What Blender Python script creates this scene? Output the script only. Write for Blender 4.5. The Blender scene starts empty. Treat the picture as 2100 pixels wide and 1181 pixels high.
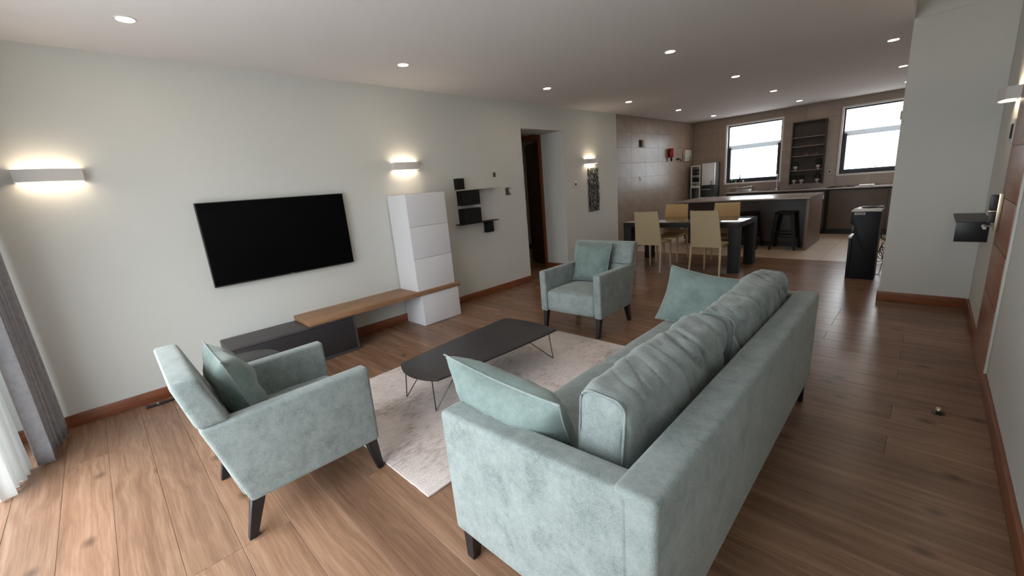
import bpy, bmesh, math, random
from mathutils import Vector, Matrix, noise
PI = math.pi
random.seed(7)
SC = bpy.context.scene
COL = SC.collection

# ------------------------------------------------------------------ camera, world, exposure
cam_d = bpy.data.cameras.new('camera')
cam = bpy.data.objects.new('camera', cam_d); COL.objects.link(cam)
cam.location = (4.47, 0.0, 1.5)
cam.rotation_euler = tuple(math.radians(a) for a in (76.38481, 4.69358, 44.36935))
cam_d.sensor_fit = 'HORIZONTAL'; cam_d.sensor_width = 36.0
cam_d.lens = 847.6137 / 2100 * 36.0
cam_d.clip_start = 0.02
SC.camera = cam

SKY = 13.3
world = bpy.data.worlds.new('world'); SC.world = world; world.use_nodes = True
wn = world.node_tree; wn.nodes.clear()
w_out = wn.nodes.new('ShaderNodeOutputWorld'); w_bg = wn.nodes.new('ShaderNodeBackground')
w_tc = wn.nodes.new('ShaderNodeTexCoord'); w_sep = wn.nodes.new('ShaderNodeSeparateXYZ')
w_ramp = wn.nodes.new('ShaderNodeValToRGB'); w_map = wn.nodes.new('ShaderNodeMapRange')
w_map.inputs['From Min'].default_value = -1; w_map.inputs['From Max'].default_value = 1
wn.links.new(w_tc.outputs['Generated'], w_sep.inputs[0]); wn.links.new(w_sep.outputs['Z'], w_map.inputs['Value'])
wn.links.new(w_map.outputs[0], w_ramp.inputs[0]); wn.links.new(w_ramp.outputs[0], w_bg.inputs[0])
e = w_ramp.color_ramp.elements
e[0].position = 0.0; e[0].color = (0.16, 0.16, 0.16, 1)
e[1].position = 1.0; e[1].color = (0.92, 0.97, 1.0, 1)
for p_, c_ in ((0.40, (0.20, 0.20, 0.20, 1)), (0.50, (0.345, 0.385, 0.415, 1)), (0.62, (0.48, 0.51, 0.53, 1))):
    q_ = e.new(p_); q_.color = c_
w_bg.inputs[1].default_value = SKY
wn.links.new(w_bg.outputs[0], w_out.inputs[0])

vs = SC.view_settings
SC.display_settings.display_device = 'sRGB'
vs.view_transform = 'Standard'; vs.look = 'None'; vs.gamma = 1.0; vs.use_curve_mapping = False
vs.exposure = 0.0
try:
    SC.cycles.max_bounces = 10; SC.cycles.diffuse_bounces = 6; SC.cycles.transparent_max_bounces = 12
    SC.cycles.sample_clamp_indirect = 8.0
except Exception: pass

def portal(name, loc, rot, sx, sy):
    l = bpy.data.lights.new(name, 'AREA'); l.shape = 'RECTANGLE'; l.size = sx; l.size_y = sy
    l.cycles.is_portal = True
    o = bpy.data.objects.new(name, l); COL.objects.link(o); o.location = loc; o.rotation_euler = rot
portal('window_portal_front', (2.26, -0.86, 1.155), (PI/2, 0, 0), 3.70, 2.26)      # faces +y (light leaves along local -z)
bpy.data.objects['window_portal_front'].rotation_euler = (PI/2, 0, 0)
portal('window_portal_kitchen', (1.38, 11.47, 1.85), (-PI/2, 0, 0), 1.15, 1.35)
portal('window_portal_kitchen_right', (3.63, 11.47, 1.87), (-PI/2, 0, 0), 1.15, 1.33)

# ------------------------------------------------------------------ mesh helpers
def bm_box(bm, x0, x1, y0, y1, z0, z1, bev=0.0, seg=2):
    vsx = [bm.verts.new((x, y, z)) for x in (x0, x1) for y in (y0, y1) for z in (z0, z1)]
    fs = []
    for q in ((0,1,3,2), (4,6,7,5), (0,4,5,1), (2,3,7,6), (0,2,6,4), (1,5,7,3)):
        fs.append(bm.faces.new([vsx[i] for i in q]))
    if bev > 0:
        ed = list({e for f in fs for e in f.edges})
        bmesh.ops.bevel(bm, geom=ed, offset=bev, segments=seg, profile=0.6, affect='EDGES')
    return vsx

def bm_prism(bm, pts, axis, a0, a1, bev=0.0, seg=2):
    """polygon pts (2D) extruded along axis (0,1,2) from a0 to a1; for axis x pts=(y,z); y -> (x,z); z -> (x,y)"""
    def mk(p, a):
        if axis == 0: return (a, p[0], p[1])
        if axis == 1: return (p[0], a, p[1])
        return (p[0], p[1], a)
    A = [bm.verts.new(mk(p, a0)) for p in pts]; B = [bm.verts.new(mk(p, a1)) for p in pts]
    fs = [bm.faces.new(A), bm.faces.new(list(reversed(B)))]
    n = len(pts)
    for i in range(n):
        fs.append(bm.faces.new([A[i], B[i], B[(i+1) % n], A[(i+1) % n]]))
    bmesh.ops.recalc_face_normals(bm, faces=fs)
    if bev > 0:
        ed = list({e for f in fs for e in f.edges})
        bmesh.ops.bevel(bm, geom=ed, offset=bev, segments=seg, profile=0.6, affect='EDGES')

def bm_loft(bm, rings, cap=True, closed=True):
    R = [[bm.verts.new(p) for p in r] for r in rings]
    n = len(R[0]); fs = []
    for a, b in zip(R[:-1], R[1:]):
        for i in range(n if closed else n-1):
            fs.append(bm.faces.new([a[i], a[(i+1) % n], b[(i+1) % n], b[i]]))
    if cap:
        fs.append(bm.faces.new(list(reversed(R[0])))); fs.append(bm.faces.new(R[-1]))
    bmesh.ops.recalc_face_normals(bm, faces=fs)
    return fs

def bm_taper(bm, c0, s0, c1, s1, bev=0.0):
    """square leg from bottom centre c0 (half sizes s0) to top centre c1"""
    r0 = [(c0[0]+a*s0[0], c0[1]+b*s0[1], c0[2]) for a, b in ((-1,-1),(1,-1),(1,1),(-1,1))]
    r1 = [(c1[0]+a*s1[0], c1[1]+b*s1[1], c1[2]) for a, b in ((-1,-1),(1,-1),(1,1),(-1,1))]
    fs = bm_loft(bm, [r0, r1])
    if bev > 0:
        bmesh.ops.bevel(bm, geom=list({e for f in fs for e in f.edges}), offset=bev, segments=1, affect='EDGES')

def bm_lathe(bm, prof, cx=0, cy=0, n=24, axis='z', cap=True, cz=0):
    rings = []
    for r, h in prof:
        ring = []
        for i in range(n):
            a = 2*PI*i/n; u, v = r*math.cos(a), r*math.sin(a)
            if axis == 'z': ring.append((cx+u, cy+v, h))
            elif axis == 'x': ring.append((h, cx+u, cy+v))
            else: ring.append((cx+u, h, cy+v))
        rings.append(ring)
    bm_loft(bm, rings, cap)

def bm_tube(bm, pts, r, n=8):
    pts = [Vector(p) for p in pts]; rings = []
    up = Vector((0, 0, 1))
    for i, p in enumerate(pts):
        if i == 0: t = pts[1]-p
        elif i == len(pts)-1: t = p-pts[i-1]
        else: t = (pts[i+1]-p).normalized()+(p-pts[i-1]).normalized()
        t.normalize()
        a = up if abs(t.z) < 0.95 else Vector((1, 0, 0))
        u = t.cross(a).normalized(); v = t.cross(u).normalized()
        rings.append([tuple(p+r*(math.cos(2*PI*k/n)*u+math.sin(2*PI*k/n)*v)) for k in range(n)])
    bm_loft(bm, rings)

def bm_ball(bm, c, r, sub=2, scale=(1,1,1), jitter=0.0, seed=0):
    g = bmesh.ops.create_icosphere(bm, subdivisions=sub, radius=r)
    for v in g['verts']:
        k = 1.0
        if jitter: k = 1+jitter*noise.noise(v.co*(6/r*0.1)+Vector((seed*3.1, seed, 0)))
        v.co = Vector((v.co.x*scale[0]*k, v.co.y*scale[1]*k, v.co.z*scale[2]*k))+Vector(c)

def soft_box(bm, sx, sy, sz, r, nx, ny, nz, disp=None, center=(0,0,0)):
    """rounded box from a surface grid; disp(p, n) -> offset along the normal"""
    hx, hy, hz = sx/2, sy/2, sz/2
    cache = {}
    def V(i, j, k):
        key = (i, j, k)
        if key in cache: return cache[key]
        p = Vector((-hx+sx*i/nx, -hy+sy*j/ny, -hz+sz*k/nz))
        core = Vector((max(-hx+r, min(hx-r, p.x)), max(-hy+r, min(hy-r, p.y)), max(-hz+r, min(hz-r, p.z))))
        d = p-core
        n = d.normalized() if d.length > 1e-9 else Vector((0, 0, 1))
        q = core+n*r
        if disp: q = q+n*disp(q, n)
        v = bm.verts.new(q+Vector(center)); cache[key] = v
        return v
    fs = []
    def quad(a, b, c, d): fs.append(bm.faces.new((a, b, c, d)))
    for i in range(nx):
        for j in range(ny):
            for k in (0, nz): quad(V(i,j,k), V(i+1,j,k), V(i+1,j+1,k), V(i,j+1,k))
    for i in range(nx):
        for k in range(nz):
            for j in (0, ny): quad(V(i,j,k), V(i+1,j,k), V(i+1,j,k+1), V(i,j,k+1))
    for j in range(ny):
        for k in range(nz):
            for i in (0, nx): quad(V(i,j,k), V(i,j+1,k), V(i,j+1,k+1), V(i,j,k+1))
    bmesh.ops.recalc_face_normals(bm, faces=fs)

def pillow_bm(w, h, t, seed=0, n=26):
    """throw pillow in local x (width), z (height), y (thickness); base at z=0"""
    bm = bmesh.new(); front = {}; back = {}
    def P(i, j, s):
        u = -1+2*i/n; v = -1+2*j/n
        x = w/2*u*(1-0.085*(1-v*v)); z = h/2*v*(1-0.10*(1-u*u))
        e_ = max(0.0, (1-abs(u)**3.2))**0.62*max(0.0, (1-abs(v)**3.2))**0.62
        wr = noise.noise(Vector((u*2.1+seed, v*2.1, seed*1.7)))*0.22+(0.6-abs(noise.noise(Vector((u*6+seed, v*2.4-seed, 3.0)))))*0.14
        edge = max(abs(u), abs(v))
        pleat = 0.05*math.sin(18*(u if abs(v) > abs(u) else v)+seed)*max(0, edge-0.72)*3.0
        y = s*t/2*e_*(1+wr*s+pleat)
        return (x, y, z+h/2)
    for i in range(n+1):
        for j in range(n+1):
            b = i in (0, n) or j in (0, n)
            front[i, j] = bm.verts.new(P(i, j, -1))
            back[i, j] = front[i, j] if b else bm.verts.new(P(i, j, 1))
    for i in range(n):
        for j in range(n):
            bm.faces.new((front[i,j], front[i+1,j], front[i+1,j+1], front[i,j+1]))
            bm.faces.new((back[i,j], back[i,j+1], back[i+1,j+1], back[i+1,j]))
    bmesh.ops.recalc_face_normals(bm, faces=bm.faces)
    return bm

def seam_bm(w, h, r=0.004, n=26):
    bm = bmesh.new(); pts = []
    def edge(u, v): return (w/2*u*(1-0.085*(1-v*v)), 0, h/2*v*(1-0.10*(1-u*u))+h/2)
    for i in range(n): pts.append(edge(-1+2*i/n, -1))
    for i in range(n): pts.append(edge(1, -1+2*i/n))
    for i in range(n): pts.append(edge(1-2*i/n, 1))
    for i in range(n+1): pts.append(edge(-1, 1-2*i/n))
    bm_tube(bm, pts, r, 6)
    return bm

# ------------------------------------------------------------------ object helpers
def finish(me, smooth):
    if smooth:
        for p in me.polygons: p.use_smooth = True
        try: me.set_sharp_from_angle(angle=math.radians(42))
        except Exception: pass

def obj(name, bm, mat, parent=None, smooth=True, world=False):
    """one mesh object; world=True: the mesh is given in world coordinates and moved into the parent's frame"""
    if world and parent is not None:
        top = parent
        while top.parent: top = top.parent
        m = Matrix.LocRotScale(top.location, top.rotation_euler, None).inverted()
        bm.transform(m)
    me = bpy.data.meshes.new(name); bm.to_mesh(me); bm.free()
    if isinstance(mat, (list, tuple)):
        for m_ in mat: me.materials.append(m_)
    else: me.materials.append(mat)
    finish(me, smooth)
    o = bpy.data.objects.new(name, me); COL.objects.link(o)
    if parent is not None: o.parent = parent
    return o

def tag(o, label, cat, group=None):
    o['label'] = label; o['category'] = cat
    if group: o['group'] = group
    return o

def thing(name, label, cat, loc=(0,0,0), rotz=0.0, group=None):
    o = bpy.data.objects.new(name, None); COL.objects.link(o)
    o.empty_display_size = 0.1
    o.location = loc; o.rotation_euler = (0, 0, rotz)
    return tag(o, label, cat, group)

def struct(name, bm, mat, parent=None, smooth=False):
    o = obj(name, bm, mat, parent, smooth)
    o['kind'] = 'structure'
    return o

def dup(root, loc, rotz, label, group=None):
    r = root.copy(); COL.objects.link(r); r.location = loc; r.rotation_euler = (0, 0, rotz); r['label'] = label
    if group: r['group'] = group
    def rec(src, dst):
        for ch in list(src.children):
            c = ch.copy(); COL.objects.link(c); c.parent = dst
            rec(ch, c)
    rec(root, r)
    return r

def B(*a, **k):
    bm = bmesh.new(); bm_box(bm, *a, **k); return bm

# ------------------------------------------------------------------ materials
def srgb(r, g, b):
    f = lambda c: (c/255/12.92) if c/255 <= 0.04045 else ((c/255+0.055)/1.055)**2.4
    return (f(r), f(g), f(b), 1)

def mat(name, color, rough=0.6, metal=0.0, var=0.06, vscale=3.0, bump=0.0, bscale=60.0, sheen=0.0, spec=None, coat=0.0, trans=0.0):
    m = bpy.data.materials.new(name); m.use_nodes = True
    nt = m.node_tree; p = nt.nodes['Principled BSDF']
    tc = nt.nodes.new('ShaderNodeTexCoord')
    nz = nt.nodes.new('ShaderNodeTexNoise'); nz.inputs['Scale'].default_value = vscale; nz.inputs['Detail'].default_value = 4
    nt.links.new(tc.outputs['Object'], nz.inputs['Vector'])
    rp = nt.nodes.new('ShaderNodeValToRGB')
    rp.color_ramp.elements[0].position = 0.3; rp.color_ramp.elements[1].position = 0.7
    rp.color_ramp.elements[0].color = tuple(c*(1-var) for c in color[:3])+(1,)
    rp.color_ramp.elements[1].color = tuple(min(1, c*(1+var)) for c in color[:3])+(1,)
    nt.links.new(nz.outputs['Fac'], rp.inputs[0]); nt.links.new(rp.outputs[0], p.inputs['Base Color'])
    p.inputs['Roughness'].default_value = rough; p.inputs['Metallic'].default_value = metal
    if sheen:
        p.inputs['Sheen Weight'].default_value = sheen; p.inputs['Sheen Roughness'].default_value = 0.45
    if spec is not None: p.inputs['Specular IOR Level'].default_value = spec
    if coat: p.inputs['Coat Weight'].default_value = coat; p.inputs['Coat Roughness'].default_value = 0.08
    if bump:
        n2 = nt.nodes.new('ShaderNodeTexNoise'); n2.inputs['Scale'].default_value = bscale; n2.inputs['Detail'].default_value = 3
        nt.links.new(tc.outputs['Object'], n2.inputs['Vector'])
        b = nt.nodes.new('ShaderNodeBump'); b.inputs['Strength'].default_value = bump; b.inputs['Distance'].default_value = 0.01
        nt.links.new(n2.outputs['Fac'], b.inputs['Height']); nt.links.new(b.outputs[0], p.inputs['Normal'])
    return m

def emit(name, color, strength):
    m = bpy.data.materials.new(name); m.use_nodes = True; nt = m.node_tree; nt.nodes.clear()
    o = nt.nodes.new('ShaderNodeOutputMaterial'); em = nt.nodes.new('ShaderNodeEmission')
    em.inputs[0].default_value = color; em.inputs[1].default_value = strength
    nt.links.new(em.outputs[0], o.inputs[0]); return m

def glass_mat(name, tint=(1, 1, 1, 1), refl=1.0):
    m = bpy.data.materials.new(name); m.use_nodes = True; nt = m.node_tree; nt.nodes.clear()
    o = nt.nodes.new('ShaderNodeOutputMaterial'); mx = nt.nodes.new('ShaderNodeMixShader')
    t = nt.nodes.new('ShaderNodeBsdfTransparent'); t.inputs[0].default_value = tint
    g = nt.nodes.new('ShaderNodeBsdfGlossy'); g.inputs['Roughness'].default_value = 0.02
    fr = nt.nodes.new('ShaderNodeFresnel'); fr.inputs['IOR'].default_value = 1.45
    ge = nt.nodes.new('ShaderNodeNewGeometry'); sub = nt.nodes.new('ShaderNodeMath'); sub.operation = 'SUBTRACT'; sub.inputs[0].default_value = 1.0
    ml = nt.nodes.new('ShaderNodeMath'); ml.operation = 'MULTIPLY'
    nt.links.new(ge.outputs['Backfacing'], sub.inputs[1]); nt.links.new(sub.outputs[0], ml.inputs[0]); nt.links.new(fr.outputs[0], ml.inputs[1])
    nt.links.new(ml.outputs[0], mx.inputs[0]); nt.links.new(t.outputs[0], mx.inputs[1]); nt.links.new(g.outputs[0], mx.inputs[2])
    nt.links.new(mx.outputs[0], o.inputs[0]); return m

def sheer_mat(name, color, transp, tl_mix=0.5):
    m = bpy.data.materials.new(name); m.use_nodes = True; nt = m.node_tree; nt.nodes.clear()
    o = nt.nodes.new('ShaderNodeOutputMaterial')
    d = nt.nodes.new('ShaderNodeBsdfDiffuse'); d.inputs[0].default_value = color
    tl = nt.nodes.new('ShaderNodeBsdfTranslucent'); tl.inputs[0].default_value = color
    t = nt.nodes.new('ShaderNodeBsdfTransparent')
    a = nt.nodes.new('ShaderNodeMixShader'); a.inputs[0].default_value = tl_mix
    b = nt.nodes.new('ShaderNodeMixShader'); b.inputs[0].default_value = transp
    wv = nt.nodes.new('ShaderNodeTexNoise'); wv.inputs['Scale'].default_value = 220
    bp = nt.nodes.new('ShaderNodeBump'); bp.inputs['Strength'].default_value = 0.15
    nt.links.new(wv.outputs['Fac'], bp.inputs['Height']); nt.links.new(bp.outputs[0], d.inputs['Normal'])
    nt.links.new(d.outputs[0], a.inputs[1]); nt.links.new(tl.outputs[0], a.inputs[2])
    nt.links.new(a.outputs[0], b.inputs[1]); nt.links.new(t.outputs[0], b.inputs[2]); nt.links.new(b.outputs[0], o.inputs[0])
    return m

def wood(name, dark, mid, light, rough=0.4, axis=0, rand=True, stretch=14.0, scale=1.0, knots=True, bump=0.08, spec=0.5, contrast=1.0, tint=0.22, along=1.0):
    m = bpy.data.materials.new(name); m.use_nodes = True
    nt = m.node_tree; p = nt.nodes['Principled BSDF']; N = nt.nodes.new; L = nt.links.new
    tc = N('ShaderNodeTexCoord'); oi = N('ShaderNodeObjectInfo')
    add = N('ShaderNodeVectorMath'); add.operation = 'ADD'
    mul = N('ShaderNodeVectorMath'); mul.operation = 'SCALE'; mul.inputs[0].default_value = (37.0, 53.0, 19.0)
    L(oi.outputs['Random'], mul.inputs['Scale']); L(tc.outputs['Object'], add.inputs[0])
    if rand: L(mul.outputs[0], add.inputs[1])
    mp = N('ShaderNodeMapping')
    s = [stretch*scale]*3; s[axis] = scale*along
    mp.inputs['Scale'].default_value = s
    L(add.outputs[0], mp.inputs[0])
    # warp for cathedral grain
    wz = N('ShaderNodeTexNoise'); wz.inputs['Scale'].default_value = 1.3*scale; wz.inputs['Detail'].default_value = 2
    L(add.outputs[0], wz.inputs['Vector'])
    wm = N('ShaderNodeVectorMath'); wm.operation = 'MULTIPLY_ADD'
    wm.inputs[1].default_value = (1.9, 1.9, 1.9); L(wz.outputs['Color'], wm.inputs[0]); L(mp.outputs[0], wm.inputs[2])
    g = N('ShaderNodeTexNoise'); g.inputs['Scale'].default_value = 1.3; g.inputs['Detail'].default_value = 9; g.inputs['Roughness'].default_value = 0.66
    L(wm.outputs[0], g.inputs['Vector'])
    fine = N('ShaderNodeTexNoise'); fine.inputs['Scale'].default_value = 9.0; fine.inputs['Detail'].default_value = 3
    L(mp.outputs[0], fine.inputs['Vector'])
    mixf = N('ShaderNodeMix'); mixf.data_type = 'FLOAT'; mixf.inputs[0].default_value = 0.28
    L(g.outputs['Fac'], mixf.inputs[2]); L(fine.outputs['Fac'], mixf.inputs[3])
    rp = N('ShaderNodeValToRGB'); e = rp.color_ramp.elements
    e[0].position = 0.5-0.22/contrast; e[0].color = dark; e[1].position = 0.5+0.2/contrast; e[1].color = light
    q = e.new(0.5); q.color = mid
    L(mixf.outputs[0], rp.inputs[0])
    col = rp.outputs[0]
    if knots:
        km = N('ShaderNodeMapping'); ks = [2.4]*3; ks[axis] = 1.5; km.inputs['Scale'].default_value = ks
        L(add.outputs[0], km.inputs[0])
        vo = N('ShaderNodeTexVoronoi'); vo.voronoi_dimensions = '2D'; vo.inputs['Scale'].default_value = 1.0
        L(km.outputs[0], vo.inputs['Vector'])
        kr = N('ShaderNodeValToRGB'); k = kr.color_ramp.elements
        k[0].position = 0.015; k[0].color = (0.30, 0.31, 0.32, 1); k[1].position = 0.085; k[1].color = (1, 1, 1, 1)
        L(vo.outputs['Distance'], kr.inputs[0])
        mk = N('ShaderNodeMix'); mk.data_type = 'RGBA'; mk.blend_type = 'MULTIPLY'; mk.inputs[0].default_value = 0.8
        sc = N('ShaderNodeSeparateColor'); L(vo.outputs['Color'], sc.inputs[0])
        gt = N('ShaderNodeMath'); gt.operation = 'GREATER_THAN'; gt.inputs[1].default_value = 0.58; L(sc.outputs[0], gt.inputs[0])
        gm = N('ShaderNodeMath'); gm.operation = 'MULTIPLY'; gm.inputs[1].default_value = 0.75; L(gt.outputs[0], gm.inputs[0]); L(gm.outputs[0], mk.inputs[0])
        L(col, mk.inputs[6]); L(kr.outputs[0], mk.inputs[7]); col = mk.outputs[2]
    if rand and tint:
        mr = N('ShaderNodeMapRange'); mr.inputs['To Min'].default_value = 1-tint; mr.inputs['To Max'].default_value = 1+tint
        L(oi.outputs['Random'], mr.inputs['Value'])
        hv = N('ShaderNodeHueSaturation'); L(mr.outputs[0], hv.inputs['Value']); L(col, hv.inputs['Color']); col = hv.outputs[0]
    L(col, p.inputs['Base Color'])
    p.inputs['Roughness'].default_value = rough; p.inputs['Specular IOR Level'].default_value = spec
    b = N('ShaderNodeBump'); b.inputs['Strength'].default_value = bump; b.inputs['Distance'].default_value = 0.004
    L(mixf.outputs[0], b.inputs['Height']); L(b.outputs[0], p.inputs['Normal'])
    return m

def velvet(name, base, light, dark):
    m = bpy.data.materials.new(name); m.use_nodes = True
    nt = m.node_tree; p = nt.nodes['Principled BSDF']; N = nt.nodes.new; L = nt.links.new
    tc = N('ShaderNodeTexCoord')
    n1 = N('ShaderNodeTexNoise'); n1.inputs['Scale'].default_value = 7.0; n1.inputs['Detail'].default_value = 12; n1.inputs['Roughness'].default_value = 0.84
    n2 = N('ShaderNodeTexNoise'); n2.inputs['Scale'].default_value = 330; n2.inputs['Detail'].default_value = 2
    L(tc.outputs['Object'], n1.inputs['Vector']); L(tc.outputs['Object'], n2.inputs['Vector'])
    rp = N('ShaderNodeValToRGB'); e = rp.color_ramp.elements
    e[0].position = 0.34; e[0].color = dark; e[1].position = 0.64; e[1].color = light
    q = e.new(0.48); q.color = base
    mx = N('ShaderNodeMix'); mx.data_type = 'FLOAT'; mx.inputs[0].default_value = 0.30
    L(n1.outputs['Fac'], mx.inputs[2]); L(n2.outputs['Fac'], mx.inputs[3]); L(mx.outputs[0], rp.inputs[0])
    L(rp.outputs[0], p.inputs['Base Color'])
    p.inputs['Roughness'].default_value = 0.85; p.inputs['Specular IOR Level'].default_value = 0.2
    p.inputs['Sheen Weight'].default_value = 0.35; p.inputs['Sheen Roughness'].default_value = 0.4
    p.inputs['Sheen Tint'].default_value = (0.95, 0.95, 0.90, 1)
    b = N('ShaderNodeBump'); b.inputs['Strength'].default_value = 0.25; b.inputs['Distance'].default_value = 0.003
    L(n2.outputs['Fac'], b.inputs['Height']); L(b.outputs[0], p.inputs['Normal'])
    return m

M = {}
M['wall'] = mat('wall_paint', (0.635, 0.64, 0.61, 1), 0.75, var=0.015, vscale=1.2, bump=0.05, bscale=240, spec=0.3)
M['ceiling'] = mat('ceiling_paint', (0.74, 0.71, 0.705, 1), 0.85, var=0.015, vscale=1.0, bump=0.03, bscale=200, spec=0.2)
M['plank'] = wood('floor_oak', srgb(94, 69, 53), srgb(135, 104, 83), srgb(161, 130, 108), rough=0.27, bump=0.06, contrast=0.85, stretch=15, spec=0.30, tint=0.16, along=0.45)
M['underfloor'] = mat('underfloor', srgb(52, 36, 28), 0.8)
M['base_wood'] = wood('baseboard_wood', srgb(92, 48, 28), srgb(130, 74, 46), srgb(152, 92, 60), rough=0.35, axis=1, rand=False, knots=False, stretch=18)
M['base_wood_x'] = wood('baseboard_wood_across', srgb(92, 48, 28), srgb(130, 74, 46), srgb(152, 92, 60), rough=0.35, axis=0, rand=False, knots=False, stretch=18)
M['door_wood'] = wood('door_veneer', srgb(120, 78, 54), srgb(146, 98, 70), srgb(164, 116, 86), rough=0.4, axis=1, knots=False, stretch=10, tint=0.08)
M['hall_door'] = wood('hall_door_veneer', srgb(46, 24, 16), srgb(66, 36, 24), srgb(84, 48, 32), rough=0.4, axis=2, rand=False, knots=False, stretch=10)
M['shelf_oak'] = wood('shelf_oak', srgb(120, 86, 60), srgb(152, 115, 84), srgb(174, 138, 104), rough=0.5, axis=1, rand=False, knots=False, stretch=16)
M['velvet'] = velvet('sage_velvet', (0.246, 0.288, 0.284, 1), (0.352, 0.398, 0.394, 1), (0.118, 0.148, 0.146, 1))
M['velvet_pillow'] = velvet('sage_velvet_pillow', (0.190, 0.252, 0.240, 1), (0.262, 0.326, 0.312, 1), (0.118, 0.165, 0.154, 1))
M['black_wood'] = mat('black_stained_wood', (0.012, 0.010, 0.011, 1), 0.42, var=0.2, vscale=9)
M['table_dark'] = mat('dark_lacquer', (0.030, 0.028, 0.032, 1), 0.42, var=0.06, spec=0.5)
M['wire'] = mat('steel_wire', (0.10, 0.10, 0.10, 1), 0.35, metal=0.9)
M['tv_screen'] = mat('tv_screen', (0.0015, 0.0015, 0.002, 1), 0.28, var=0.05, spec=0.12)
M['tv_body'] = mat('tv_body', (0.008, 0.008, 0.009, 1), 0.35)
M['tv_trim'] = mat('tv_trim', (0.22, 0.2, 0.2, 1), 0.35, metal=0.7)
M['white_lacquer'] = mat('white_lacquer', (0.76, 0.76, 0.79, 1), 0.45, var=0.01)
M['white_plastic'] = mat('white_plastic', (0.72, 0.70, 0.66, 1), 0.4, var=0.02)
M['grey_oak'] = mat('graphite_veneer', (0.062, 0.056, 0.058, 1), 0.5, var=0.14, vscale=7, bump=0.05, bscale=90)
M['black_metal'] = mat('black_metal', (0.006, 0.006, 0.007, 1), 0.45, metal=0.0, var=0.1, spec=0.25)
M['black_plastic'] = mat('black_plastic', (0.008, 0.008, 0.011, 1), 0.42, var=0.08, spec=0.22)
M['art'] = mat('art_metal', (0.028, 0.022, 0.022, 1), 0.5, metal=0.3)
M['sconce'] = mat('sconce_paint', (0.64, 0.62, 0.60, 1), 0.5, var=0.01)
M['sconce_glow'] = emit('sconce_glow', (1.0, 0.81, 0.58, 1), 16.0)
M['down_glow'] = emit('downlight_glow', (1.0, 0.80, 0.58, 1), 105.0)
M['chrome'] = mat('brushed_steel', (0.55, 0.55, 0.56, 1), 0.28, metal=1.0, var=0.03)
M['tile_wall'] = mat('wall_tile', (0.300, 0.228, 0.180, 1), 0.32, var=0.10, vscale=3.5, bump=0.03, bscale=30, spec=0.5)
M['grout'] = mat('grout', (0.10, 0.075, 0.06, 1), 0.9)
M['tile_floor'] = mat('floor_tile', (0.56, 0.45, 0.36, 1), 0.34, var=0.07, vscale=2.5, spec=0.5)
M['grout_floor'] = mat('floor_grout', (0.16, 0.13, 0.11, 1), 0.9)
M['worktop'] = mat('stone_worktop', (0.36, 0.30, 0.27, 1), 0.25, var=0.12, vscale=18, spec=0.6)
M['island_front'] = mat('island_front', (0.062, 0.050, 0.043, 1), 0.45, var=0.05)
M['island_side'] = mat('island_side', (0.175, 0.130, 0.105, 1), 0.4, var=0.06, vscale=5)
M['cab_brown'] = mat('cabinet_brown', (0.110, 0.083, 0.062, 1), 0.45, var=0.05, vscale=4)
M['toe'] = mat('plinth_black', (0.010, 0.009, 0.009, 1), 0.5)
M['dining_dark'] = mat('dining_graphite', (0.030, 0.030, 0.036, 1), 0.5, var=0.06, spec=0.25)
M['dining_glass'] = mat('dining_glass_top', (0.045, 0.036, 0.033, 1), 0.10, var=0.03, spec=0.9, coat=0.6)
M['leather'] = mat('cream_leather', (0.56, 0.46, 0.29, 1), 0.5, var=0.03, vscale=8, bump=0.06, bscale=180)
M['leather_tan'] = mat('tan_leather', (0.58, 0.385, 0.175, 1), 0.5, var=0.03, vscale=8, bump=0.06, bscale=180)
M['win_dark'] = mat('window_aluminium', (0.025, 0.025, 0.035, 1), 0.4, metal=0.3)
M['win_white'] = mat('window_reveal', (0.72, 0.70, 0.68, 1), 0.6, var=0.01)
M['glass'] = glass_mat('window_glass')
M['rail_glare'] = sheer_mat('glare_band', (0.52, 0.54, 0.56, 1), 0.03)  # translucent so the window mid-rail looks washed out by glare
M['drape'] = mat('grey_drape', (0.36, 0.37, 0.40, 1), 0.95, var=0.10, vscale=30, bump=0.25, bscale=420, spec=0.1)
M['sheer'] = sheer_mat('white_sheer', (0.74, 0.76, 0.76, 1), 0.04, 0.16)
M['fridge_front'] = mat('fridge_front', (0.80, 0.80, 0.83, 1), 0.20, metal=0.15, var=0.02, spec=0.8, coat=0.5)  # pale base colour stands in for windows reflected in the upper door
M['fridge_lower'] = mat('fridge_lower', (0.020, 0.020, 0.024, 1), 0.2, spec=0.5)
M['fridge_body'] = mat('fridge_body', (0.045, 0.042, 0.042, 1), 0.6, metal=0.0, spec=0.12)
M['red'] = mat('red_enamel', (0.40, 0.010, 0.016, 1), 0.3)
M['beige_plastic'] = mat('beige_plastic', (0.52, 0.47, 0.39, 1), 0.5)
M['niche_wood'] = mat('niche_dark', (0.040, 0.028, 0.024, 1), 0.6, var=0.1)
M['niche_shelf'] = mat('niche_shelf', (0.24, 0.17, 0.14, 1), 0.45)
M['leaf'] = mat('topiary_leaf', (0.012, 0.022, 0.011, 1), 0.7, var=0.4, vscale=40)
M['pot'] = mat('pale_pot', (0.55, 0.51, 0.47, 1), 0.5)
M['green_glass'] = mat('green_plastic', (0.10, 0.32, 0.20, 1), 0.3)
M['bottle_dark'] = mat('dark_bottle', (0.015, 0.014, 0.018, 1), 0.2)
M['brass'] = mat('pale_brass', (0.62, 0.52, 0.38, 1), 0.3, metal=0.9)
M['lock_grey'] = mat('lock_grey', (0.060, 0.050, 0.052, 1), 0.4, metal=0.4)
M['switch_brown'] = mat('switch_brown', (0.10, 0.065, 0.045, 1), 0.5)
M['sticker'] = mat('grey_sticker', (0.55, 0.56, 0.57, 1), 0.5)
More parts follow.
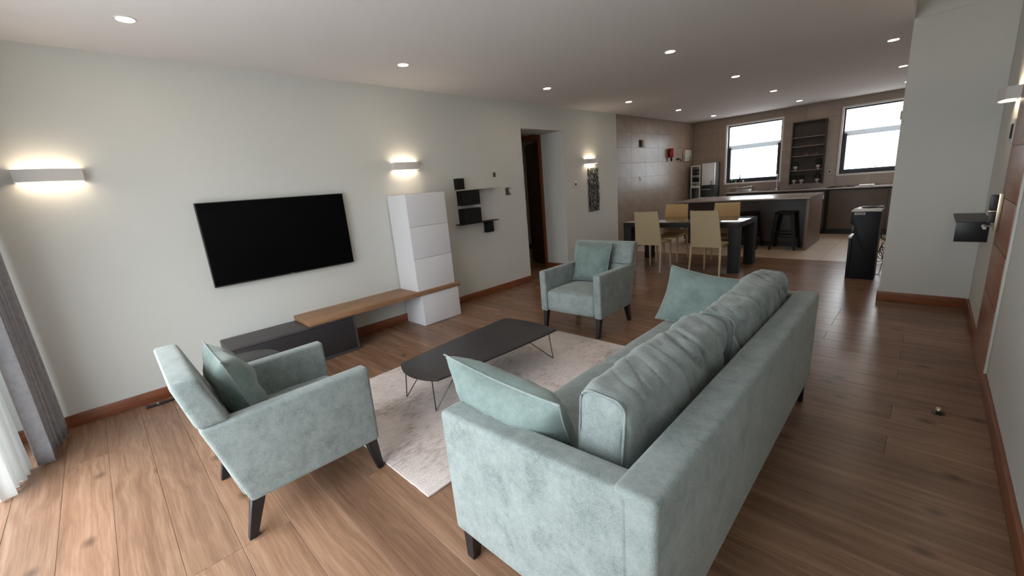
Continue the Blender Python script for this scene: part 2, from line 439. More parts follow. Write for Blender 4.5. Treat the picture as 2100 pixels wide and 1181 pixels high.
M['sticker_ink'] = mat('sticker_ink', (0.12, 0.12, 0.13, 1), 0.5)
M['exterior'] = mat('terrace_concrete', (0.50, 0.49, 0.47, 1), 0.9)

def rug_mat():
    m = bpy.data.materials.new('rug_pile'); m.use_nodes = True
    nt = m.node_tree; p = nt.nodes['Principled BSDF']; N = nt.nodes.new; L = nt.links.new
    tc = N('ShaderNodeTexCoord')
    a = N('ShaderNodeTexNoise'); a.inputs['Scale'].default_value = 1.8; a.inputs['Detail'].default_value = 6; a.inputs['Roughness'].default_value = 0.65
    mp = N('ShaderNodeMapping'); mp.inputs['Scale'].default_value = (34, 10, 10)
    b = N('ShaderNodeTexNoise'); b.inputs['Scale'].default_value = 1.6; b.inputs['Detail'].default_value = 6; b.inputs['Roughness'].default_value = 0.7
    L(tc.outputs['Object'], a.inputs['Vector']); L(tc.outputs['Object'], mp.inputs[0]); L(mp.outputs[0], b.inputs['Vector'])
    mx = N('ShaderNodeMix'); mx.data_type = 'FLOAT'; mx.inputs[0].default_value = 0.45
    L(a.outputs['Fac'], mx.inputs[2]); L(b.outputs['Fac'], mx.inputs[3])
    rp = N('ShaderNodeValToRGB'); e = rp.color_ramp.elements
    e[0].position = 0.36; e[0].color = (0.34, 0.28, 0.25, 1); e[1].position = 0.60; e[1].color = (0.80, 0.72, 0.69, 1)
    q = e.new(0.47); q.color = (0.68, 0.60, 0.57, 1)
    L(mx.outputs[0], rp.inputs[0]); L(rp.outputs[0], p.inputs['Base Color'])
    p.inputs['Roughness'].default_value = 0.95; p.inputs['Specular IOR Level'].default_value = 0.1
    f = N('ShaderNodeTexNoise'); f.inputs['Scale'].default_value = 150; L(tc.outputs['Object'], f.inputs['Vector'])
    bp = N('ShaderNodeBump'); bp.inputs['Strength'].default_value = 0.6; bp.inputs['Distance'].default_value = 0.006
    L(f.outputs['Fac'], bp.inputs['Height']); L(bp.outputs[0], p.inputs['Normal'])
    return m
M['rug'] = rug_mat()

# ------------------------------------------------------------------ room shell
H = 2.72; XR = 4.86; YB = 11.4; YF = -0.80; YT = 7.9    # ceiling, right wall, kitchen wall, window wall, wood/tile line
WALL_D = 0.47                                            # depth of the passage reveal
D0, D1, DH = 4.85, 5.86, 2.356                           # passage opening

fb = bmesh.new(); bm_box(fb, -3.2, XR+0.3, YF-0.3, YB+0.3, -0.25, -0.012)
floor = struct('floor', fb, M['underfloor'])
# wood planks, laid across the room
PW, PL = 0.205, 2.05
pmesh = {}
def plank_mesh(l, w):
    key = (round(l, 3), round(w, 3))
    if key not in pmesh:
        bm = bmesh.new(); bm_box(bm, -l/2+0.0005, l/2-0.0005, -w/2+0.0005, w/2-0.0005, -0.0118, 0, bev=0.0012, seg=1)
        me = bpy.data.meshes.new('plank'); bm.to_mesh(me); bm.free(); me.materials.append(M['plank']); pmesh[key] = me
    return pmesh[key]
def put_plank(x0, x1, y0, y1):
    if x1-x0 < 0.02 or y1-y0 < 0.01: return
    o = bpy.data.objects.new('plank', plank_mesh(x1-x0, y1-y0)); COL.objects.link(o)
    o.location = ((x0+x1)/2, (y0+y1)/2, 0); o.parent = floor
rnd = random.Random(11)
k = 0; y = -0.04-PW*4
while y < YT-0.01:
    y1 = min(y+PW, YT)
    x = -rnd.choice([0.15, 0.55, 0.95, 1.3, 1.7])-0.0
    while x < XR:
        put_plank(max(x, 0.0), min(x+PL, XR), max(y, YF), y1)
        x += PL
    y = y1; k += 1
# planks inside the passage
y = -0.04+PW*math.floor((D0+0.04)/PW)
while y < 7.4:
    put_plank(-1.5 if k % 2 else -1.1, 0.0, max(y, D0) if y < D0 else y, min(y+PW, D1 if y < D1-PW else 9)) if y < D1 else None
    put_plank(-3.0, -1.5 if k % 2 else -1.1, max(y, D0), y+PW)
    if y >= D1-PW: put_plank(-1.5 if k % 2 else -1.1, -0.48, max(y, D1), y+PW)
    y += PW; k += 1
# floor tiles in the kitchen
TS = 0.6; tmesh = {}
def tile_mesh(key, dims, m, axis, t):
    if key not in tmesh:
        a, b = dims; bm = bmesh.new(); g = 0.0012
        if axis == 2: bm_box(bm, -a/2+g, a/2-g, -b/2+g, b/2-g, -t, 0, bev=0.001, seg=1)
        elif axis == 0: bm_box(bm, -t, 0, -a/2+g, a/2-g, -b/2+g, b/2-g, bev=0.001, seg=1)
        else: bm_box(bm, -a/2+g, a/2-g, 0, t, -b/2+g, b/2-g, bev=0.001, seg=1)
        me = bpy.data.meshes.new('tile'); bm.to_mesh(me); bm.free(); me.materials.append(m); tmesh[key] = me
    return tmesh[key]
def put_tile(parent, loc, dims, m, axis, t):
    key = (round(dims[0], 3), round(dims[1], 3), axis)
    o = bpy.data.objects.new('tile', tile_mesh(key, dims, m, axis, t)); COL.objects.link(o)
    o.location = loc; o.parent = parent
y = YT
while y < YB-0.01:
    y1 = min(y+TS, YB); x = 0.0-0.24
    while x < XR-0.01:
        x0, x1 = max(0, x), min(x+TS, XR)
        if x1-x0 > 0.02: put_tile(floor, ((x0+x1)/2, (y+y1)/2, 0), (x1-x0, y1-y), M['tile_floor'], 2, 0.0118)
        x += TS
    y = y1

cb = bmesh.new(); bm_box(cb, -3.2, 4.21, YF-0.3, YB+0.3, H, H+0.5); bm_box(cb, 4.21, XR+0.3, 5.98, YB+0.3, H, H+0.5); bm_box(cb, 4.21, XR+0.3, YF-0.3, 5.98, H+0.38, H+0.5)
struct('ceiling', cb, M['ceiling'])

# TV wall with the passage opening; its kitchen end is tiled
YW = 7.57
wb = bmesh.new()
bm_box(wb, -WALL_D, 0, YF-0.3, D0, -0.012, H)
bm_box(wb, -WALL_D, 0, D0, D1, DH, H)
bm_box(wb, -WALL_D, 0, D1, YW, -0.012, H)
bm_box(wb, -WALL_D, -0.010, YW, YB+0.3, -0.012, H)
wall_left = struct('wall_left', wb, M['wall'])
gb = bmesh.new(); bm_box(gb, -0.0100, -0.0094, YW, YB, 0, H)
obj('grout_bed', gb, M['grout'], wall_left, smooth=False)
for r in range(10):
    z0, z1 = 0.3*r, min(0.3*r+0.3, H)
    y = YW
    while y < YB-0.01:
        y1 = min(y+0.6, YB)
        if z1-z0 > 0.02: put_tile(wall_left, (0, (y+y1)/2, (z0+z1)/2), (y1-y, z1-z0), M['tile_wall'], 0, 0.0094)
        y = y1
tb = bmesh.new(); bm_box(tb, -0.002, 0.006, YW-0.012, YW+0.006, 0, H, bev=0.002, seg=1)
struct('trim_1', tb, M['win_white'])

# kitchen back wall with two window openings
WIN = [(0.785, 1.98, 1.15, 2.54), (3.03, 4.23, 1.19, 2.55)]
wb = bmesh.new()
xs = [-WALL_D] + [v for w in WIN for v in w[:2]] + [XR+0.3]
bm_box(wb, -WALL_D, WIN[0][0], YB+0.01, YB+0.25, -0.012, H)
bm_box(wb, WIN[0][1], WIN[1][0], YB+0.01, YB+0.25, -0.012, H)
bm_box(wb, WIN[1][1], XR+0.3, YB+0.01, YB+0.25, -0.012, H)
for x0, x1, z0, z1 in WIN:
    bm_box(wb, x0, x1, YB+0.01, YB+0.25, -0.012, z0); bm_box(wb, x0, x1, YB+0.01, YB+0.25, z1, H)
wall_back = struct('wall_back', wb, M['grout'])
def cut(rect, hole):
    x0, x1, z0, z1 = rect; a0, a1, b0, b1 = hole
    if x1 <= a0 or x0 >= a1 or z1 <= b0 or z0 >= b1: return [rect]
    out = []
    if x0 < a0: out.append((x0, a0, z0, z1)); x0 = a0
    if x1 > a1: out.append((a1, x1, z0, z1)); x1 = a1
    if z0 < b0: out.append((x0, x1, z0, b0))
    if z1 > b1: out.append((x0, x1, b1, z1))
    return out
for r in range(10):
    x = 0.0
    while x < XR-0.01:
        rects = [(x, min(x+0.6, XR), 0.3*r, min(0.3*r+0.3, H))]
        for w in WIN: rects = [q for rc in rects for q in cut(rc, w)]
        for x0, x1, z0, z1 in rects:
            if x1-x0 > 0.015 and z1-z0 > 0.015:
                put_tile(wall_back, ((x0+x1)/2, YB, (z0+z1)/2), (x1-x0, z1-z0), M['tile_wall'], 1, 0.0099)
        x += 0.6

# right wall and the partition stub (its near face carries the small ledge)
wb = bmesh.new(); bm_box(wb, XR, XR+0.3, YF-0.3, YB+0.3, -0.012, H+0.39)
wall_right = struct('wall_right', wb, M['wall'])
wb = bmesh.new(); bm_box(wb, 4.2, XR, 5.80, 6.02, -0.0, H, bev=0.004, seg=1); bm_box(wb, 4.212, XR, 5.80, 5.979, H, H+0.38)
struct('wall_partition', wb, M['wall'])

# window wall behind the camera: one wide opening
FO = (0.42, 4.10, 0.03, 2.28)
wb = bmesh.new()
bm_box(wb, -WALL_D, FO[0], YF-0.25, YF, -0.012, H); bm_box(wb, FO[1], XR+0.3, YF-0.25, YF, -0.012, H)
bm_box(wb, FO[0], FO[1], YF-0.25, YF, FO[3], H); bm_box(wb, 4.21, XR+0.3, YF-0.25, YF, H, H+0.39); bm_box(wb, FO[0], FO[1], YF-0.25, YF, -0.012, FO[2])
struct('wall_front', wb, M['wall'])
def window(name, axis_y, rect, fmat, bars, band=None, sw=0.05, sill=None):
    x0, x1, z0, z1 = rect
    fr = bmesh.new(); d0, d1 = axis_y-0.03, axis_y+0.03
    bm_box(fr, x0, x0+sw, d0, d1, z0, z1, bev=0.003, seg=1); bm_box(fr, x1-sw, x1, d0, d1, z0, z1, bev=0.003, seg=1)
    bm_box(fr, x0+sw, x1-sw, d0, d1, z0, z0+sw, bev=0.003, seg=1); bm_box(fr, x0+sw, x1-sw, d0, d1, z1-sw, z1, bev=0.003, seg=1)
    o = struct(name, fr, fmat)
    for b0, b1, c0, c1 in bars:
        bb = bmesh.new(); bm_box(bb, b0, b1, axis_y-0.036, axis_y+0.036, c0, c1, bev=0.003, seg=1)
        obj('window_bar', bb, fmat, o, smooth=False)
    return o
# front sliding doors
w3 = window('window_3', YF-0.12, FO, M['win_dark'], [(FO[0]+1.84*i-0.03, FO[0]+1.84*i+0.03, FO[2]+0.05, FO[3]-0.05) for i in (1,)])
for i in range(2):
    pb = bmesh.new(); bm_box(pb, FO[0]+1.84*i+0.045, FO[0]+1.84*(i+1)-0.045, YF-0.122, YF-0.118, FO[2]+0.05, FO[3]-0.05)
    obj('pane', pb, M['glass'], w3, smooth=False)
# kitchen windows: white reveal, dark frame, lower sash, mid-rail between the panes made translucent to imitate glare
for wi, (x0, x1, z0, z1) in enumerate(WIN):
    rb = bmesh.new(); t = 0.022
    bm_box(rb, x0-0.012, x0+t, YB-0.006, YB+0.25, z0-0.012, z1+0.012); bm_box(rb, x1-t, x1+0.012, YB-0.006, YB+0.25, z0-0.012, z1+0.012)
    bm_box(rb, x0+t, x1-t, YB-0.006, YB+0.25, z0-0.012, z0+t); bm_box(rb, x0+t, x1-t, YB-0.006, YB+0.25, z1-t, z1+0.012)
    yc = YB+0.10
    a0, a1, b0, b1 = x0+t, x1-t, z0+t, z1-t
    zm = b0+(b1-b0)*0.62
    o = window('window_%d' % (wi+1), yc, (a0, a1, b0, b1), M['win_dark'], [
        (a0+0.0285, a0+0.075, b0+0.0285, zm), (a1-0.075, a1-0.0285, b0+0.0285, zm), (a0+0.075, a1-0.075, b0+0.0285, b0+0.090)], sw=0.028)
    obj('window_reveal', rb, M['win_white'], o, smooth=False)
    pb = bmesh.new(); bm_box(pb, a0+0.028, a1-0.028, yc-0.002, yc+0.002, zm+0.05, b1-0.028); obj('pane', pb, M['glass'], o, smooth=False)
    pb = bmesh.new(); bm_box(pb, a0+0.028, a1-0.028, yc-0.002, yc+0.002, b0+0.028, zm-0.05); obj('pane', pb, M['glass'], o, smooth=False)
    fb_ = bmesh.new(); bm_box(fb_, a0+0.028, a1-0.028, yc-0.012, yc+0.012, zm-0.05, zm+0.05, bev=0.004, seg=1)
    obj('glare_rail', fb_, M['rail_glare'], o, smooth=False)
    if wi == 1:
        hb = bmesh.new(); bm_box(hb, 3.62, 3.66, yc-0.06, yc-0.036, b0+0.10, b0+0.125, bev=0.004); obj('latch', hb, M['chrome'], o)

# terrace outside the front doors
eb = bmesh.new(); bm_box(eb, -6, 11, -9, YF-0.26, -0.25, -0.06)
struct('ground_terrace', eb, M['exterior'])

# baseboards
def base(name, x0, x1, y0, y1, m):
    b = bmesh.new(); bm_box(b, x0, x1, y0, y1, 0.0005, 0.098, bev=0.005, seg=2); return struct(name, b, m, smooth=True)
base('baseboard_left', 0, 0.016, YF, D0-0.002, M['base_wood'])
base('baseboard_left.001', 0, 0.016, D1+0.002, YW-0.02, M['base_wood'])
base('baseboard_left.002', -WALL_D, 0.016, D1-0.016, D1, M['base_wood_x'])
base('baseboard_right', XR-0.018, XR, YF, 3.80, M['base_wood'])
base('baseboard_right.001', XR-0.018, XR, 4.60, 5.78, M['base_wood'])
base('baseboard_partition', 4.184, XR-0.02, 5.784, 5.80, M['base_wood_x'])
base('baseboard_partition.001', 4.184, 4.20, 5.80, 6.02, M['base_wood'])

# ------------------------------------------------------------------ passage behind the TV wall
HX0, HY1 = -3.1, 8.6
hb = bmesh.new()
bm_box(hb, HX0-0.1, -WALL_D, D0-0.35, D0-0.25, -0.012, H)                # near side wall
bm_box(hb, HX0-0.1, HX0, D0-0.25, HY1, -0.012, H); bm_box(hb, HX0-0.1, -WALL_D, HY1, HY1+0.1, -0.012, H)                        # far wall
struct('wall_hall', hb, M['wall'])
# door frame across the passage with an open dark leaf
fy = D1+0.012
fb = bmesh.new()
bm_box(fb, -0.53, -WALL_D-0.002, fy-0.03, fy+0.10, 0, 2.385, bev=0.004); bm_box(fb, -1.50, -1.44, fy-0.03, fy+0.10, 0, 2.385, bev=0.004)
bm_box(fb, -1.44, -0.53, fy-0.03, fy+0.10, 2.30, 2.385, bev=0.004)
d2 = struct('door_2', fb, M['base_wood'], smooth=True)
lb = bmesh.new(); bm_box(lb, -0.86, 0, -0.02, 0.02, 0.01, 2.28, bev=0.003)
bmesh.ops.rotate(lb, verts=lb.verts, cent=(0, 0, 0), matrix=Matrix.Rotation(math.radians(-28), 3, 'Z'))
bmesh.ops.translate(lb, verts=lb.verts, vec=(-0.535, fy+0.09, 0))
leaf = obj('door_leaf', lb, M['hall_door'], d2)
# second door further in
fb = bmesh.new()
bm_box(fb, HX0, HX0+0.05, 6.55, 6.62, 0, 2.15, bev=0.004); bm_box(fb, HX0, HX0+0.05, 7.5, 7.57, 0, 2.15, bev=0.004); bm_box(fb, HX0, HX0+0.05, 6.62, 7.5, 2.08, 2.15, bev=0.004)
d3 = struct('door_3', fb, M['base_wood'], smooth=True)
lb = bmesh.new(); bm_box(lb, HX0, HX0+0.03, 6.62, 7.5, 0.01, 2.08, bev=0.003); obj('door_leaf', lb, M['hall_door'], d3)
kb = bmesh.new(); bm_lathe(kb, [(0.0, HX0+0.03), (0.012, HX0+0.03), (0.012, HX0+0.07), (0.025, HX0+0.075), (0.025, HX0+0.10), (0.0, HX0+0.105)], 7.42, 1.0, 12, 'x', cap=False); obj('door_handle', kb, M['chrome'], d3)

# ------------------------------------------------------------------ entrance door in the right wall
DY0, DY1 = 3.82, 4.56
db = bmesh.new()
bm_box(db, XR-0.014, XR-0.001, DY0-0.02, DY0, 0, 2.14, bev=0.002); bm_box(db, XR-0.014, XR-0.001, DY1, DY1+0.012, 0, 2.14, bev=0.002)
bm_box(db, XR-0.014, XR-0.001, DY0, DY1, 2.12, 2.14, bev=0.002)
door = struct('door_1', db, M['wall'], smooth=True)
zs = [0.004, 0.50, 0.84, 1.16, 1.50, 1.80, 2.118]
for a, b in zip(zs[:-1], zs[1:]):
    pb = bmesh.new(); bm_box(pb, XR-0.018, XR-0.001, DY0+0.002, DY1-0.002, a+0.003, b-0.003, bev=0.004)
    obj('door_panel', pb, M['door_wood'], door)
cb_ = bmesh.new(); bm_box(cb_, XR-0.013, XR-0.001, DY0+0.003, DY1-0.003, 0.004, 2.118); obj('door_core', cb_, M['hall_door'], door, smooth=False)
# lever set with dark reader housing
pb = bmesh.new(); bm_box(pb, XR-0.042, XR-0.0185, 4.40, 4.46, 0.93, 1.19, bev=0.006)
lock = obj('lock_plate', pb, M['brass'], door)
pb = bmesh.new(); bm_box(pb, XR-0.078, XR-0.0425, 4.405, 4.455, 1.075, 1.18, bev=0.008); obj('lock_housing', pb, M['lock_grey'], lock)
pb = bmesh.new(); bm_box(pb, XR-0.080, XR-0.0425, 4.402, 4.458, 1.063, 1.074, bev=0.002); obj('lock_band', pb, M['brass'], lock)
pb = bmesh.new(); bm_box(pb, XR-0.074, XR-0.0425, 4.405, 4.455, 0.985, 1.062, bev=0.008); obj('lock_housing', pb, M['lock_grey'], lock)
pb = bmesh.new(); bm_tube(pb, [(XR-0.042, 4.43, 0.965), (XR-0.085, 4.43, 0.965), (XR-0.09, 4.425, 0.965), (XR-0.09, 4.30, 0.965)], 0.010, 10)
obj('lever', pb, M['chrome'], lock)

# ------------------------------------------------------------------ ceiling downlights
ORD = ['first', 'second', 'third', 'fourth', 'fifth', 'sixth']
def downlight(x, y, label):
    t = thing('ceiling_downlight', label, 'downlight', (x, y, H), 0, 'round recessed ceiling downlights')
    b = bmesh.new(); bm_lathe(b, [(0.047, -0.0006), (0.055, -0.0006), (0.056, -0.003), (0.053, -0.006), (0.047, -0.006), (0.046, -0.0025)], 0, 0, 28, cap=False)
    obj('trim_ring', b, M['white_plastic'], t)
    b = bmesh.new(); bm_lathe(b, [(0.0468, -0.0008), (0.0468, -0.0030)], 0, 0, 28); obj('lamp_lens', b, M['down_glow'], t)
    return t
dl0 = None
rows = [('left', 0.78, (0.45, 2.43, 4.57, 6.68, 8.62, 10.52)), ('middle', 2.43, (2.34, 4.55, 6.59, 8.53, 10.48)), ('right', 4.02, (6.55, 8.56, 10.41))]
for nm, x, ys in rows:
    for i, y in enumerate(ys):
        lab = '%s recessed round downlight of the %s ceiling row, counting from the camera end' % (ORD[i], nm)
        if dl0 is None: dl0 = downlight(x, y, lab)
        else: dup(dl0, (x, y, H), 0, lab)

dup(dl0, (-1.75, 6.9, H), 0, 'added unseen downlight to brighten the passage behind the TV wall')  # unseen lamp added to light the passage and its door leaf

# ------------------------------------------------------------------ wall sconces
def make_sconce(loc, rotz, label):
    """local: wall plane x=0, fixture along y, sticks out to +x"""
    t = thing('wall_sconce', label, 'wall lamp', loc, rotz, 'up and down wall sconces')
    b = bmesh.new(); bm_box(b, 0.0005, 0.012, -0.11, 0.11, -0.03, 0.03, bev=0.002); obj('back_plate', b, M['sconce'], t)
    b = bmesh.new()     # bowed open shell: front and ends
    pts = []
    n = 18
    for i in range(n+1):
        u = -1+2*i/n; pts.append((0.105-0.028*u*u, 0.172*u))
    outer = [(0.002, -0.172)]+pts+[(0.002, 0.172)]
    inner = [(0.002, -0.166)]+[(p[0]-0.006, p[1]*0.965) for p in pts]+[(0.002, 0.166)]
    ro = [[(p[0], p[1], z) for p in outer] for z in (-0.042, 0.042)]
    ri = [[(p[0], p[1], z) for p in inner] for z in (-0.042, 0.042)]
    V0 = [b.verts.new(p) for p in ro[0]]; V1 = [b.verts.new(p) for p in ro[1]]; U0 = [b.verts.new(p) for p in ri[0]]; U1 = [b.verts.new(p) for p in ri[1]]
    for i in range(len(outer)-1):
        b.faces.new((V0[i], V0[i+1], V1[i+1], V1[i])); b.faces.new((U0[i], U1[i], U1[i+1], U0[i+1]))
        b.faces.new((V1[i], V1[i+1], U1[i+1], U1[i])); b.faces.new((V0[i], U0[i], U0[i+1], V0[i+1]))
    obj('shade', b, M['sconce'], t)
    for s in (-1, 1):
        b = bmesh.new(); bm_box(b, 0.016, 0.072, -0.145, 0.145, s*0.026-0.003, s*0.026+0.003, bev=0.002, seg=1)
        obj('lamp_strip', b, M['sconce_glow'], t)
    return t
SZ = 1.85
s0 = make_sconce((0, -0.112, SZ), 0, 'white up and down wall sconce at the curtain end of the TV wall')
dup(s0, (0, 2.773, SZ), 0, 'white up and down wall sconce above the tall white cabinet')
dup(s0, (0, 6.64, SZ), 0, 'white up and down wall sconce right above the black lettering wall art')
dup(s0, (XR, 4.86, SZ+0.01), PI, 'wall sconce on the right wall above the entrance door lock side')

# ------------------------------------------------------------------ curtains
def cloth_sheet(x0, x1, yc, z0, z1, amp, folds, seed, nz=26, slope=0.0, nx=None):
    b = bmesh.new(); nx = nx or int(folds*28)
    g = []
    for i in range(nx+1):
        u = i/nx; col = []
        for j in range(nz+1):
            v = j/nz
            spread = 1.0-0.10*v
            x = x0+(x1-x0)*(u*spread)
            ph = 2*PI*folds*u+seed+0.5*noise.noise(Vector((u*3, v*1.5, seed)))
            a = amp*(0.85+0.4*noise.noise(Vector((u*5, v*2, seed+4))))
            y = yc+slope*u+a*math.sin(ph)+0.25*a*math.sin(2.3*ph+1.1)
            x += 0.35*amp*math.cos(ph*1.0)
            z = z0+(z1-z0)*v+0.006*math.sin(ph*1.3)*(1-v)
            col.append(b.verts.new((x, y, z)))
        g.append(col)
    for i in range(nx):
        for j in range(nz):
            b.faces.new((g[i][j], g[i+1][j], g[i+1][j+1], g[i][j+1]))
    return b
t = thing('grey_drape', 'grey full-length drape gathered beside the TV wall corner', 'curtain', (0.34, -0.5, 0))
d = obj('drape_cloth', cloth_sheet(0.075, 0.60, -0.475, 0.012, 2.70, 0.040, 5.5, 0.6, slope=-0.075), M['drape'], t, world=True)
d.modifiers.new('solid', 'SOLIDIFY').thickness = 0.004
t = thing('sheer_curtain', 'white sheer curtain gathered on the window side of the grey drape', 'curtain', (0.75, -0.66, 0))
obj('sheer_cloth', cloth_sheet(0.56, 0.92, -0.615, 0.010, 2.70, 0.030, 4.5, 2.2, slope=-0.06), M['sheer'], t, world=True)
rb = bmesh.new(); bm_box(rb, 0.03, 4.8, -0.72, -0.44, 2.702, 2.7195, bev=0.002); 
tr = struct('trim_2', rb, M['white_plastic'])

# ------------------------------------------------------------------ television
t = thing('television', 'flat black television mounted on the pale wall', 'television', (0, 1.31, 0.86))
b = bmesh.new(); bm_box(b, 0.012, 0.058, 0.664, 1.948, 0.853, 1.592, bev=0.004); obj('tv_housing', b, M['tv_body'], t, world=True)
b = bmesh.new(); bm_box(b, 0.0582, 0.0605, 0.671, 1.941, 0.867, 1.585, bev=0.001, seg=1); obj('screen', b, M['tv_screen'], t, world=True)
b = bmesh.new(); bm_box(b, 0.0582, 0.0610, 0.664, 1.948, 0.853, 0.8575, bev=0.0008, seg=1); obj('bottom_trim', b, M['tv_trim'], t, world=True)
b = bmesh.new(); bm_box(b, 0.0582, 0.0625, 1.293, 1.330, 0.8580, 0.8655, bev=0.0015, seg=1); obj('logo_plate', b, M['tv_trim'], t, world=True)
b = bmesh.new(); bm_box(b, 0.0005, 0.012, 1.05, 1.55, 1.05, 1.40, bev=0.002); obj('wall_bracket', b, M['black_metal'], t, world=True)

# ------------------------------------------------------------------ media furniture on the TV wall
t = thing('media_box', 'low graphite media box standing on the floor under the television', 'media cabinet', (0.21, 1.15, 0))
y0, y1, zt, xf = 0.602, 1.70, 0.374, 0.415
b = bmesh.new()
bm_box(b, 0.018, xf, y0, y1, zt-0.022, zt, bev=0.002); bm_box(b, 0.018, xf, y0, y0+0.022, 0.0, zt-0.022, bev=0.002)
bm_box(b, 0.018, xf, y1-0.022, y1, 0.0, zt-0.022, bev=0.002); bm_box(b, 0.018, xf, y0+0.022, y1-0.022, 0.0, 0.03, bev=0.002)
bm_box(b, 0.018, 0.03, y0+0.022, y1-0.022, 0.03, zt-0.022)
obj('carcass', b, M['grey_oak'], t, world=True)
b = bmesh.new(); bm_box(b, xf-0.022, xf-0.004, y0+0.024, y1-0.024, 0.032, zt-0.026, bev=0.0015); obj('flap_door', b, M['table_dark'], t, world=True)

t = thing('media_shelf', 'thick oak shelf board bridging the graphite media box and white cabinet', 'shelf', (0.21, 2.17, 0.375))
b = bmesh.new(); bm_box(b, 0.002, 0.425, 1.252, 3.072, 0.3755, 0.424, bev=0.002); obj('board', b, M['shelf_oak'], t, world=True)

def white_cab(name, label, y0, y1, z0, z1, xf, doors, loc):
    t = thing(name, label, 'cabinet', loc)
    b = bmesh.new(); bm_box(b, 0.0175, xf-0.020, y0, y1, z0, z1, bev=0.0015); obj('carcass', b, M['white_lacquer'], t, world=True)
    for a, c in zip(doors[:-1], doors[1:]):
        b = bmesh.new(); bm_box(b, xf-0.0195, xf, y0+0.0005, y1-0.0005, a+0.0016, c-0.0016, bev=0.0015); obj('door', b, M['white_lacquer'], t, world=True)
white_cab('tall_cabinet', 'tall white three-door cabinet standing on the oak shelf', 2.482, 3.010, 0.4245, 1.526, 0.407, (0.4245, 0.799, 1.163, 1.526), (0.2, 2.75, 0.4245))
white_cab('base_cabinet', 'low white cabinet on the floor under the oak shelf end', 2.520, 3.050, 0.0005, 0.375, 0.410, (0.004, 0.375), (0.2, 2.78, 0))

# black stepped wall shelf
t = thing('wall_shelf', 'black stepped shelf of open boxes on the wall beside the white cabinet', 'wall shelf', (0, 3.75, 1.06))
def tray(y0, y1, z0, z1, dp, m=None):
    b = bmesh.new(); w = 0.008
    bm_box(b, 0.0008, dp, y0, y1, z0, z0+w, bev=0.001, seg=1); bm_box(b, 0.0008, dp, y0, y1, z1-w, z1, bev=0.001, seg=1)
    bm_box(b, 0.0008, dp, y0, y0+w, z0+w, z1-w, bev=0.001, seg=1); bm_box(b, 0.0008, dp, y1-w, y1, z0+w, z1-w, bev=0.001, seg=1)
    bm_box(b, dp-0.012, dp-0.001, y0+w, y1-w, z0+w, z1-w)
    obj('box', b, M['black_metal'], t, world=True)
tray(3.505, 3.800, 1.322, 1.518, 0.13); tray(3.505, 3.800, 1.084, 1.281, 0.13)
tray(3.483, 3.595, 1.532, 1.675, 0.08); tray(3.935, 4.055, 0.915, 1.060, 0.08)
for y0, y1, z in ((3.484, 4.21, 1.519), (3.44, 4.12, 1.0715)):
    b = bmesh.new(); bm_box(b, 0.0008, 0.13, y0, y1, z, z+0.0118, bev=0.001, seg=1); obj('board', b, M['black_metal'] if z < 1.2 else M['beige_plastic'], t, world=True)
    t.children[-1]['label'] = 'pale thin top board' if z > 1.2 else 'black thin lower board'

# little wall fittings
def small(name, label, cat, lo, hi, m, bev=0.004, extra=None):
    c = ((lo[0]+hi[0])/2, (lo[1]+hi[1])/2, lo[2])
    t = thing(name, label, cat, c)
    b = bmesh.new(); bm_box(b, lo[0], hi[0], lo[1], hi[1], lo[2], hi[2], bev=bev); obj('plate', b, m, t, world=True)
    if extra:
        for nm, l2, h2, m2 in extra:
            b = bmesh.new(); bm_box(b, l2[0], h2[0], l2[1], h2[1], l2[2], h2[2], bev=0.002); obj(nm, b, m2, t, world=True)
    return t
small('wall_hook', 'tiny dark oval fitting high on the wall beside the wall shelf', 'wall fitting', (0.0005, 4.20, 1.672), (0.022, 4.24, 1.735), M['switch_brown'], 0.010)
small('light_switch', 'brown double light switch between wall shelf and passage opening', 'switch', (0.0005, 4.425, 1.405), (0.012, 4.525, 1.51), M['switch_brown'], 0.003,
      [('rocker', (0.012, 4.437, 1.42), (0.018, 4.472, 1.495), M['lock_grey']), ('rocker', (0.012, 4.478, 1.42), (0.018, 4.513, 1.495), M['chrome'])])
small('wall_thermostat', 'small white wall switch with dark button between passage and wall art', 'switch', (0.0005, 6.13, 1.42), (0.010, 6.22, 1.525), M['white_plastic'], 0.003,
      [('button', (0.010, 6.155, 1.45), (0.016, 6.195, 1.49), M['black_plastic'])])

